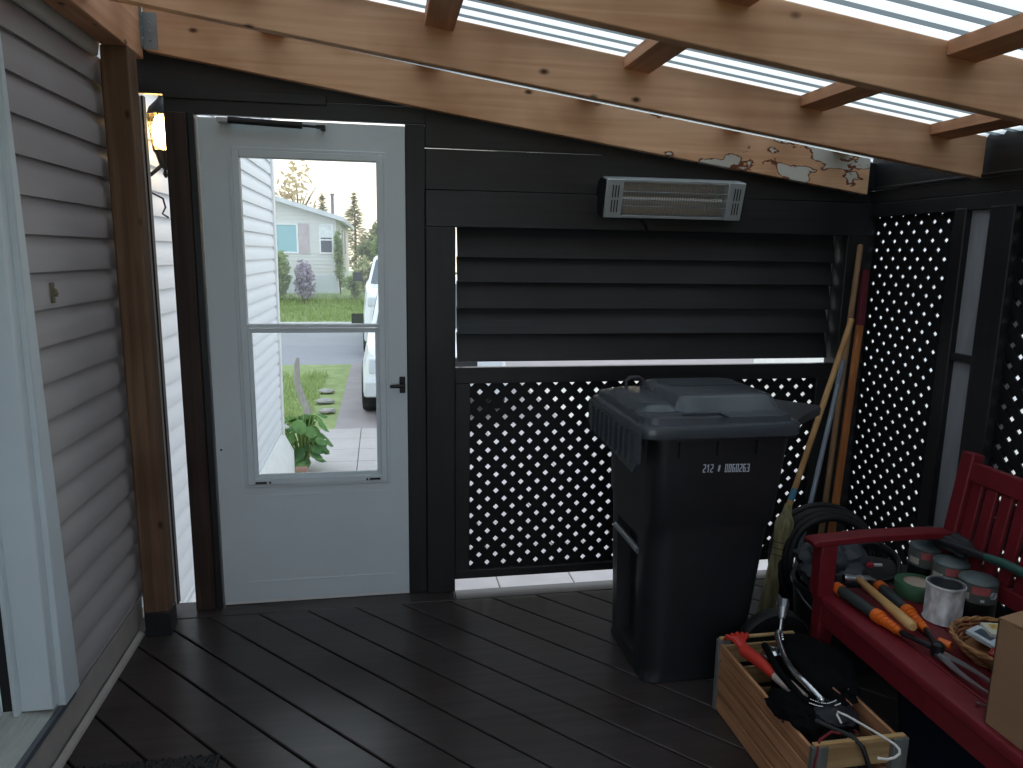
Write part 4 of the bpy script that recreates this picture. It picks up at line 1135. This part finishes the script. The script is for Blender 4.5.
# ================================================================== OUTSIDE
G = -.72
def outside():
    GRASS = mat('lawn', (158, 170, 118), .95, .25, 5, c2=(128, 146, 92), detail=8)
    ASPH = mat('grey_asphalt', (152, 152, 158), .9, .06, 6, detail=8, stretch=(.3, 2, 1))
    CONC = mat('worn_driveway', (158, 150, 151), .9, .08, 3, detail=8)
    PAVE = mat('pinkish_paving', (182, 175, 174), .9, .07, 4, detail=6)
    struct(MB().box(-40, 60, -30, 14.8, G-.2, G-.02).build('ground', GRASS))
    # lawn over the road rises towards the neighbour
    mb = MB(); mb.add([(-60, 23.2, G-.06), (70, 23.2, G-.06), (70, 27, .02), (-60, 27, .02), (70, 60, .0), (-60, 60, .0), (-60, 23.2, G-.3), (70, 23.2, G-.3)], [(0, 1, 2, 3), (3, 2, 4, 5), (0, 6, 7, 1)])
    struct(mb.build('ground_far', GRASS, fix=False))
    struct(MB().box(-60, 70, 14.8, 22.9, G-.2, G-.03).build('road', ASPH))
    struct(MB().box(-60, 70, 22.9, 23.4, G-.2, G+.04).build('kerb', mat('pale_kerb', (196, 194, 192), .9)))
    struct(MB().box(-.62, 12, 9.2, 14.9, G-.2, G-.005).build('driveway', CONC))
    mb = MB()
    for i in range(10):
        for j in range(12):
            x0 = -.80+i*.52; y0 = 3.2+j*.5
            mb.box(x0, x0+.512, y0, y0+.492, G-.06, G)
    struct(mb.build('walkway', PAVE, bevel=.004))
    struct(MB().box(-.8, 4.5, 3.15, 9.2, G-.1, G-.012).build('walkway_bed', mat('paving_joint', (120, 116, 96), .95)))
    struct(MB().box(2.4, 7.2, -12, 14, G-.1, G-.004).build('ground_gravel', mat('pale_gravel', (206, 202, 190), .9, .12, 30)))
    # grass tufts (lawn and verge)
    rnd = random.Random(9); mb = MB()
    def blade(x, y, z, h):
        a = rnd.uniform(0, PI); w = h*.10; dx, dy = w*math.cos(a), w*math.sin(a)
        mb.add([(x-dx, y-dy, z), (x+dx, y+dy, z), (x+rnd.uniform(-.4, .4)*h, y+rnd.uniform(-.4, .4)*h, z+h)], [(0, 1, 2)])
    for k in range(5000):
        y = rnd.uniform(23.5, 26.6); blade(rnd.uniform(-4.5, 3.5), y, G-.06+(y-23.2)/3.8*.74, rnd.uniform(.08, .28))
    for k in range(2500):
        blade(rnd.uniform(-2.6, -.98), rnd.uniform(9.5, 13.5), G-.02, rnd.uniform(.05, .16))
    tag(mb.build('grass', leaf_mat('grass_blades', (184, 198, 140), (150, 168, 108), .5), None, fix=False), 'tufts of green grass on the verge and the lawn across the road', 'grass', None, 'stuff')
outside()

def foliage(mb, c, r, n, s, rnd, flat=.7, elong=1.6):
    for k in range(n):
        u = Vector((rnd.gauss(0, 1), rnd.gauss(0, 1), rnd.gauss(0, 1))); u.normalize()
        rr = rnd.random()**.45
        p = Vector((c[0]+u.x*r[0]*rr, c[1]+u.y*r[1]*rr, c[2]+u.z*r[2]*rr))
        a = Vector((rnd.gauss(0, 1), rnd.gauss(0, 1), rnd.gauss(0, flat))).normalized(); b = a.orthogonal().normalized()
        b = (Matrix.Rotation(rnd.uniform(0, 6.28), 3, a) @ b)
        ss = s*rnd.uniform(.6, 1.3)
        mb.add([p-a*ss*elong*.5, p+b*ss*.35, p+a*ss*elong*.5, p-b*ss*.35], [(0, 1, 2, 3)])
def tree(name, label, x, y, z0, H, R, m, n=900, s=.25, kind='round', seed=1, trunk=.09, cat='tree'):
    rnd = random.Random(seed); t = thing(name, label, cat, (x, y, z0))
    tr = MB(); tr.tube([(x, y, z0), (x+.05*H*.2, y, z0+H*.5), (x, y, z0+H*(.95 if kind == 'cone' else .75))], [trunk, trunk*.7, trunk*.25], 8)
    if kind != 'cone':
        for k in range(7):
            a = 2*PI*k/7+rnd.random(); zz = z0+H*rnd.uniform(.35, .6)
            tr.tube([(x, y, zz), (x+R*.5*math.cos(a), y+R*.5*math.sin(a), zz+H*.18), (x+R*.8*math.cos(a), y+R*.8*math.sin(a), zz+H*.28)], [trunk*.4, trunk*.25, trunk*.1], 6)
    tr.build('trunk', mat('bark_'+name, (112, 92, 78), .9, .2, 12), t)
    mb = MB()
    if kind == 'cone':
        for k in range(n):
            u = rnd.random()**.7; zz = z0+H*(.12+.88*(1-u)); layer = .55+.45*math.sin(zz*5.5)
            rr = R*u*rnd.random()**.4*(.55+.45*layer); a = rnd.uniform(0, 6.28)
            p = Vector((x+rr*math.cos(a), y+rr*math.sin(a), zz)); d = Vector((math.cos(a), math.sin(a), rnd.uniform(-.3, .25))).normalized(); b = Vector((-d.y, d.x, rnd.uniform(-.4, .4))).normalized()
            ss = s*rnd.uniform(.6, 1.3); mb.add([p-d*ss*.7, p+b*ss*.22, p+d*ss*.7, p-b*ss*.22], [(0, 1, 2, 3)])
    else:
        for k in range(9):
            a = rnd.uniform(0, 6.28); q = rnd.uniform(0, .6)*R
            foliage(mb, (x+q*math.cos(a), y+q*math.sin(a), z0+H*rnd.uniform(.45, .9)), (R*.5, R*.5, H*.16), n//9, s, rnd)
    mb.build('foliage', m, t, fix=False); return t
LF1 = leaf_mat('autumn_leaf', (226, 208, 172), (196, 176, 140), .5); LF2 = leaf_mat('conifer_leaf', (222, 212, 184), (188, 184, 156), .6); LF3 = leaf_mat('green_leaf', (172, 186, 128), (132, 150, 96), .5)
LFL = leaf_mat('lilac_leaf', (206, 186, 208), (150, 150, 150), .5); LFY = leaf_mat('pale_leaf', (204, 202, 160), (160, 166, 122), .5)
tree('tree', 'bare-topped pale tree rising behind the neighbour roof at left', -4.15, 39, 0, 6.4, 1.3, LF1, 280, .24, 'round', 3)
tree('conifer', 'small conifer above the middle of the neighbour roof', -3.37, 45, 0, 4.85, 1.35, LF2, 900, .4, 'cone', 4)
tree('conifer', 'taller conifer right of the roof vent pipe', -1.53, 45, 0, 5.0, 1.6, LF2, 1000, .42, 'cone', 5)
tree('tree', 'yellow-green leafy tree right of the neighbour house', -.10, 33, 0, 2.9, 1.0, LFY, 1500, .28, 'round', 6)
tree('tree', 'green leafy tree half hidden by the right door frame', .9, 31, 0, 3.6, 1.3, LF3, 1500, .28, 'round', 7)
for k, (x, y, h, r, lab) in enumerate(((6, 34, 6, 2, 'broad green tree far beyond the lattice wall'), (11, 30, 7, 2.5, 'large green tree farthest right across the road'), (-14, 38, 6, 2, 'green tree far left behind the house corner'))):
    tree('tree', lab, x, y, 0, h, r, LF3, 1500, .45, 'round', 20+k)
def shrub(name, label, x, y, z0, r, h, m, n, s, seed, cat='shrub'):
    rnd = random.Random(seed); t = thing(name, label, cat, (x, y, z0))
    st = MB()
    for k in range(7):
        a = 2*PI*k/7; st.tube([(x, y, z0), (x+r*.3*math.cos(a), y+r*.3*math.sin(a), z0+h*.4), (x+r*.6*math.cos(a), y+r*.6*math.sin(a), z0+h*.8)], [.02, .015, .008], 5)
    st.build('stems', mat('stem_'+str(seed), (110, 104, 80), .9), t)
    mb = MB()
    for k in range(6):
        a = rnd.uniform(0, 6.28); q = rnd.uniform(0, .6)*r
        foliage(mb, (x+q*math.cos(a), y+q*math.sin(a), z0+h*rnd.uniform(.3, .8)), (r*.55, r*.55, h*.28), n//6, s, rnd)
    mb.build('foliage', m, t, fix=False); return t
shrub('lilac_bush', 'purple flowering lilac bush at the foot of the neighbour wall', -2.62, 25.6, -.3, .5, 1.5, LFL, 900, .12, 31)
shrub('shrub', 'leafy green shrub under the teal window across the road', -3.35, 25.8, -.2, .45, 1.7, LF3, 700, .14, 32)
shrub('climbing_vine', 'tall green vine growing up the neighbour house corner', -1.45, 26.7, -.05, .22, 2.3, LF3, 500, .12, 33, 'vine')
shrub('shrub', 'spiky yellow-green shrub right of the neighbour house', -.45, 25.2, -.3, .6, 1.6, LFY, 900, .16, 34)
shrub('shrub', 'low green shrub by the neighbour house side wall', -.95, 26.2, -.1, .4, .8, LF3, 500, .12, 35)

# ---- neighbour house
def house():
    t = thing('mobile_home', 'white mobile home with low gable roof across the road', 'house', (-4, 31, 0))
    xc, yF, yB = -1.55, 27, 36.5; xl = -8.5; xr2 = -1.55
    HS = mat('pale_house_siding', (214, 212, 208), .7, .03, 4)
    zb, ze, zp = .0, 2.62, 3.62; xp = -5.0
    w = MB()
    prof = []
    # front gable face as lapped strips
    def gable(x): return ze + (zp-ze)*(1-abs(x-xp)/(xc-xp))
    z = .65
    while z < zp:
        z1 = min(z+.13, zp-.02)
        def xr(zz): return xc if zz <= ze else xp+(xc-xp)*(1-(zz-ze)/(zp-ze))
        a, b = xr(z), xr(z1)
        w.add([(2*xp-a, yF-.018, z), (a, yF-.018, z), (b, yF, z1), (2*xp-b, yF, z1), (2*xp-a, yF, z), (a, yF, z)], [(0, 1, 2, 3), (0, 4, 5, 1)])
        z += .13
    z = .65
    while z < ze:
        z1 = min(z+.13, ze); w.add([(xc+.018, yF, z), (xc+.018, yB, z), (xc, yB, z1), (xc, yF, z1), (xc, yF, z), (xc, yB, z)], [(0, 1, 2, 3), (0, 4, 5, 1)]); z += .13
    w.box(2*xp-xc, xc-.02, yF+.02, yB, zb, ze)
    w.build('walls', HS, t, fix=False)
    sk = MB(); sk.box(2*xp-xc, xc+.02, yF-.03, yB, -.15, .66); sk.build('skirting', mat('house_skirting', (206, 210, 212), .8, .03, 6, stretch=(8, 1, .2)), t)
    rf = MB()
    for s in (1, -1):
        e = xp + s*(xc-xp+.28); sl = (zp-ze)/(xc-xp)
        zE = ze - .28*sl
        rf.prism([(xp, zp), (e, zE), (e, zE+.16), (xp, zp+.16)], 1, yF-.35, yB+.3)
    rf.build('roof', mat('pale_roof', (206, 208, 210), .8, .05, 4), t)
    v = MB(); v.tube([(-1.85, 30, 2.7), (-1.85, 30, 3.68)], .06, 10); v.tube([(-1.85, 30, 3.66), (-1.85, 30, 3.74)], .08, 10); v.build('vent_pipe', mat('vent_grey', (120, 112, 108), .6), t)
    def window(x0, x1, z0, z1, m, fm, y=yF):
        f = MB(); q = .06
        for a in ((x0-q, x0, z0-q, z1+q), (x1, x1+q, z0-q, z1+q), (x0, x1, z1, z1+q), (x0, x1, z0-q, z0), ):
            f.box(a[0], a[1], y-.05, y+.02, a[2], a[3])
        wf = f.build('window', fm, t)
        MB().box(x0, x1, y-.025, y-.015, z0, z1).build('pane', m, wf)
        return wf
    FW = mat('window_trim_white', (232, 232, 232), .6)
    window(-3.85, -2.93, 1.47, 2.40, mat('teal_blind', (150, 188, 194), .5, .05, 3), FW)
    w2 = window(-2.10, -1.72, 1.47, 2.40, mat('dark_pane', (84, 84, 96), .2, .05, 3), FW)
    MB().box(-2.10, -1.72, yF-.035, yF-.012, 1.98, 2.40).build('blind', mat('white_blind', (222, 226, 226), .6), w2)
    MB().box(-2.10, -1.72, yF-.045, yF-.012, 1.88, 1.93).build('meeting_rail', FW, w2)
    s = MB(); s.box(-2.84, -2.50, yF-.045, yF-.01, 1.40, 2.45)
    for k in range(14): s.box(-2.80, -2.54, yF-.055, yF-.04, 1.45+k*.07, 1.485+k*.07)
    s.build('shutter', mat('mauve_shutter', (194, 182, 184), .7), t)
    for yy in (28.6, 30.6, 33.0):
        q = MB(); q.box(xc+.01, xc+.05, yy-.3, yy+.3, 1.4, 2.35); q.build('side_window', mat('side_glass', (168, 172, 180), .3), t)
house()
# second home on the right, beyond the lattice
def house2():
    t = thing('mobile_home', 'pale mobile home beside the porch, seen only through the right lattice', 'house', (9, 2, G))
    HS = SIDINGW
    w = MB(); pr = siding_profile(7.2, -.1, 2.6, .13, 0, .016, -1); n = len(pr)
    w.add([(x, -9, z) for x, z in pr] + [(x, 13, z) for x, z in pr], [(i, i+1, n+i+1, n+i) for i in range(n-1)])
    w.box(7.22, 11, -9, 13, -.1, 2.6); w.build('walls', HS, t, fix=False)
    MB().box(7.19, 11.02, -9.02, 13.02, G-.05, -.1).build('skirting', TRIMW, t)
    MB().prism([(6.9, 2.6), (9.1, 3.3), (11.3, 2.6), (11.3, 2.72), (9.1, 3.42), (6.9, 2.72)], 1, -9.3, 13.3).build('roof', mat('grey_roof', (150, 150, 152), .8), t)
    for y in (-4, 1.2, 5.5):
        f = MB()
        for a in ((y-.55, y-.5, .7, 1.9), (y+.5, y+.55, .7, 1.9), (y-.5, y+.5, .7, .76), (y-.5, y+.5, 1.84, 1.9)): f.box(7.16, 7.2, a[0], a[1], a[2], a[3])
        wf = f.build('window', TRIMW, t); MB().box(7.175, 7.19, y-.5, y+.5, .76, 1.84).build('pane', mat('pane_grey', (120, 130, 138), .15), wf)
house2()

# ---- vehicles
def vehicle(name, label, cat, x, y, rz, L, W, H, hood_h, hood_l, mir=1.0, bed=0, seed=0, R=.36):
    """x,y = centre of the nose on the ground, vehicle extends along local +y"""
    t = thing(name, label, cat, (x, y, G), rz); M = ORIG[t.name]
    PA = mat('white_car_paint_%d' % seed, (232, 234, 238), .25, .02, 3, spec=.6)
    GL = mat('car_glass_%d' % seed, (66, 76, 84), .08, .05, 2, spec=.8); BK = mat('car_black_%d' % seed, (30, 32, 36), .5)
    w = W/2
    def sec(yy, zb, zt, ww, tw, top=.08):
        return [(-ww, yy, zb), (-ww*1.0, yy, zb+(zt-zb)*.55), (-tw, yy, zt-top*.3), (-tw*.86, yy, zt), (tw*.86, yy, zt), (tw, yy, zt-top*.3), (ww, yy, zb+(zt-zb)*.55), (ww, yy, zb)]
    b = MB(); zb = .34
    b.loft([sec(0, .42, hood_h-.14, w*.86, w*.80), sec(.10, zb, hood_h-.05, w*.97, w*.9), sec(.5, zb, hood_h, w, w*.93), sec(hood_l, zb, hood_h+.06, w, w*.95), sec(L*.62, zb, hood_h+.08, w, w*.96), sec(L-.12, zb, hood_h+.06, w, w*.95), sec(L, .42, hood_h-.02, w*.95, w*.9)], M=M)
    body = b.build('body', PA, t)
    ce = L-.25 if not bed else L-bed
    c = MB()
    c.loft([[(-w*.93, hood_l-.1, hood_h), (w*.93, hood_l-.1, hood_h), (w*.93, ce, hood_h), (-w*.93, ce, hood_h)],
            [(-w*.76, hood_l+.55, H-.05), (w*.76, hood_l+.55, H-.05), (w*.76, ce-.25, H-.05), (-w*.76, ce-.25, H-.05)],
            [(-w*.68, hood_l+.68, H), (w*.68, hood_l+.68, H), (w*.68, ce-.35, H), (-w*.68, ce-.35, H)]], M=M, smooth=False)
    c.build('cab', PA, t, bevel=.02)
    g = MB()
    h0 = hood_h; dz = H-.05-h0
    def P(u, side, k):   # points on cab side
        return (side*(w*.93-(w*.17)*k+.012), u, h0+dz*k)
    for s in (-1, 1):
        for (ya, yb) in ((hood_l+.42, (hood_l+ce)/2-.04), ((hood_l+ce)/2+.04, ce-.32)):
            k0, k1 = .14, .88
            g.add([P(ya-.15, s, k0), P(yb, s, k0), P(yb-.02, s, k1), P(ya+.18, s, k1)], [(0, 1, 2, 3)], M=M)
    yw0, yw1 = hood_l-.1, hood_l+.55
    def Q(xf, k): return (xf*(w*.93-w*.17*k), yw0+(yw1-yw0)*k-.02, h0+dz*k+.008)
    g.add([Q(-.92, .12), Q(.92, .12), Q(.92, .92), Q(-.92, .92)], [(0, 1, 2, 3)], M=M)
    g.build('windows', GL, t, fix=False)
    for s in (-1, 1):
        m = MB(); m.loft([[(s*(w+.02), hood_l+.30, hood_h+.12), (s*(w+.24*mir), hood_l+.30, hood_h+.12), (s*(w+.24*mir), hood_l+.30, hood_h+.12+.20*mir), (s*(w+.02), hood_l+.30, hood_h+.12+.20*mir)],
                [(s*(w+.04), hood_l+.40, hood_h+.13), (s*(w+.22*mir), hood_l+.40, hood_h+.13), (s*(w+.22*mir), hood_l+.40, hood_h+.11+.20*mir), (s*(w+.04), hood_l+.40, hood_h+.11+.20*mir)]], M=M, smooth=False)
        m.build('mirror', BK, t, bevel=.01)
        hl = MB(); hl.box(s*w*.58 if s > 0 else -w*.90, w*.90 if s > 0 else -w*.58, -.015, .12, hood_h-.36, hood_h-.16, M); hl.build('headlight', mat('headlight_%d' % seed, (206, 212, 218), .1, .03, 3), t, bevel=.02)
    gr = MB(); gr.box(-w*.55, w*.55, -.02, .1, hood_h-.40, hood_h-.16, M); gr.build('grille', BK, t, bevel=.01)
    bp = MB(); bp.box(-w*.96, w*.96, -.10, .14, .36, .58, M); bp.build('bumper', mat('bumper_%d' % seed, (204, 206, 210), .3, .03, 3), t, bevel=.03)
    for yy in (.85, L-.95):
        for s in (-1, 1):
            MW = M @ Matrix.Translation((s*(w-.10), yy, R)) @ Matrix.Rotation(PI/2, 4, 'Y')
            q = MB(); q.lathe([(R*.6, -.12), (R*.95, -.12), (R, -.09), (R, .09), (R*.95, .12), (R*.6, .12)], 28, MW, caps=False); wh = q.build('wheel', BLKRUB, t)
            q = MB(); q.lathe([(R*.62, .10), (R*.55, .08), (R*.2, .10), (.001, .11)], 24, MW, caps=False); q.lathe([(R*.62, -.10), (R*.2, -.10), (.001, -.11)], 24, MW, caps=False); q.build('rim', STEEL, wh)
    return t
vehicle('pickup_truck', 'white pickup truck in the driveway, nose towards the porch', 'truck', 0.70, 9.45, math.radians(-1), 5.3, 1.96, 1.86, 1.02, 1.35, .85, 1.7, 1)
vehicle('van', 'white van parked on the road behind the pickup', 'van', .58, 15.6, math.radians(0), 4.9, 1.95, 2.15, 1.45, .9, 1.0, 0, 2)

# ---- garden bits by the house corner
def rhubarb():
    t = thing('leafy_plant', 'broad-leaved green plant growing at the outside house corner', 'plant', (-.84, 7.3, G))
    rnd = random.Random(12); st = MB(); lf = MB()
    for k in range(60):
        a = rnd.uniform(0, 6.28); r = rnd.uniform(.02, .22); h = rnd.uniform(.15, .60)
        base = Vector((-.82, 7.36, G)); tip = base + Vector((r*math.cos(a), r*math.sin(a), h))
        st.tube([base, base + Vector((r*.4*math.cos(a), r*.4*math.sin(a), h*.6)), tip], [.008, .007, .005], 6)
        d = Vector((math.cos(a), math.sin(a), rnd.uniform(-1.3, -.3))).normalized(); s = Vector((-d.y, d.x, rnd.uniform(-.2, .2))).normalized(); n = d.cross(s)
        L = rnd.uniform(.13, .20); w = L*.45
        pts = [tip, tip+d*L*.12+s*w*.7, tip+d*L*.45+s*w-n*.015, tip+d*L*.8+s*w*.5-n*.02, tip+d*L, tip+d*L*.8-s*w*.5-n*.02, tip+d*L*.45-s*w-n*.015, tip+d*L*.12-s*w*.7]
        m = tip+d*L*.5+n*.012
        lf.add(pts+[m], [(i, (i+1) % 8, 8) for i in range(8)], True)
    st.build('stalks', mat('plant_stalk', (138, 160, 90), .7), t); lf.build('leaves', leaf_mat('broad_leaf', (134, 170, 108), (92, 130, 84)), t, fix=False)
rhubarb()
o = MB(); o.tube([(-.955, 9.35, G-.03), (-.965, 9.38, -.5), (-1.03, 9.4, -.35), (-1.085, 9.4, -.12), (-1.075, 9.4, .08), (-1.06, 9.4, .17)], [.055, .052, .046, .042, .036, .02], 12)
tag(o.build('driftwood', mat('bleached_wood', (158, 152, 148), .9, .15, 9, stretch=(4, 4, 1)), None), 'pale curved driftwood stump standing outside by the driveway edge', 'driftwood')
t = thing('brick', 'reddish brick lying at the foot of the leafy plant outside', 'brick', (-.93, 7.19, G))
MB().box(-.865, -.755, 7.10, 7.20, G, G+.12).build('block', mat('red_brick', (182, 140, 128), .9, .15, 20), t, bevel=.006)
for k, (x, y, s, lab) in enumerate(((-.78, 10.2, .14, 'pale flat stone nearest the driftwood on the driveway edge'), (-.86, 10.9, .17, 'middle pale stone along the driveway edge'), (-.90, 11.7, .16, 'pale stone farthest along the driveway edge'), (-1.30, 9.3, .2, 'flat grey stone in the grass left of the driftwood'))):
    m_ = crumple((x, y, G+.02), (s*.8, s*.6, .035), 50+k, .25, 12, 18); tag(m_.build('stone', mat('pale_stone_%d' % k, (168, 164, 160), .9, .15, 8), None), lab, 'stone')

# ------------------------------------------------------------------ render settings allowed to the script
vs = S.view_settings
S.display_settings.display_device = 'sRGB'
vs.view_transform = 'Standard'; vs.look = 'None'; vs.gamma = 1; vs.exposure = .24; vs.use_curve_mapping = False
S.cycles.use_denoising = True
S.cycles.max_bounces = 10; S.cycles.diffuse_bounces = 5; S.cycles.transparent_max_bounces = 16; S.cycles.transmission_bounces = 6
S.cycles.sample_clamp_indirect = 6
S.cycles.caustics_reflective = False; S.cycles.caustics_refractive = False
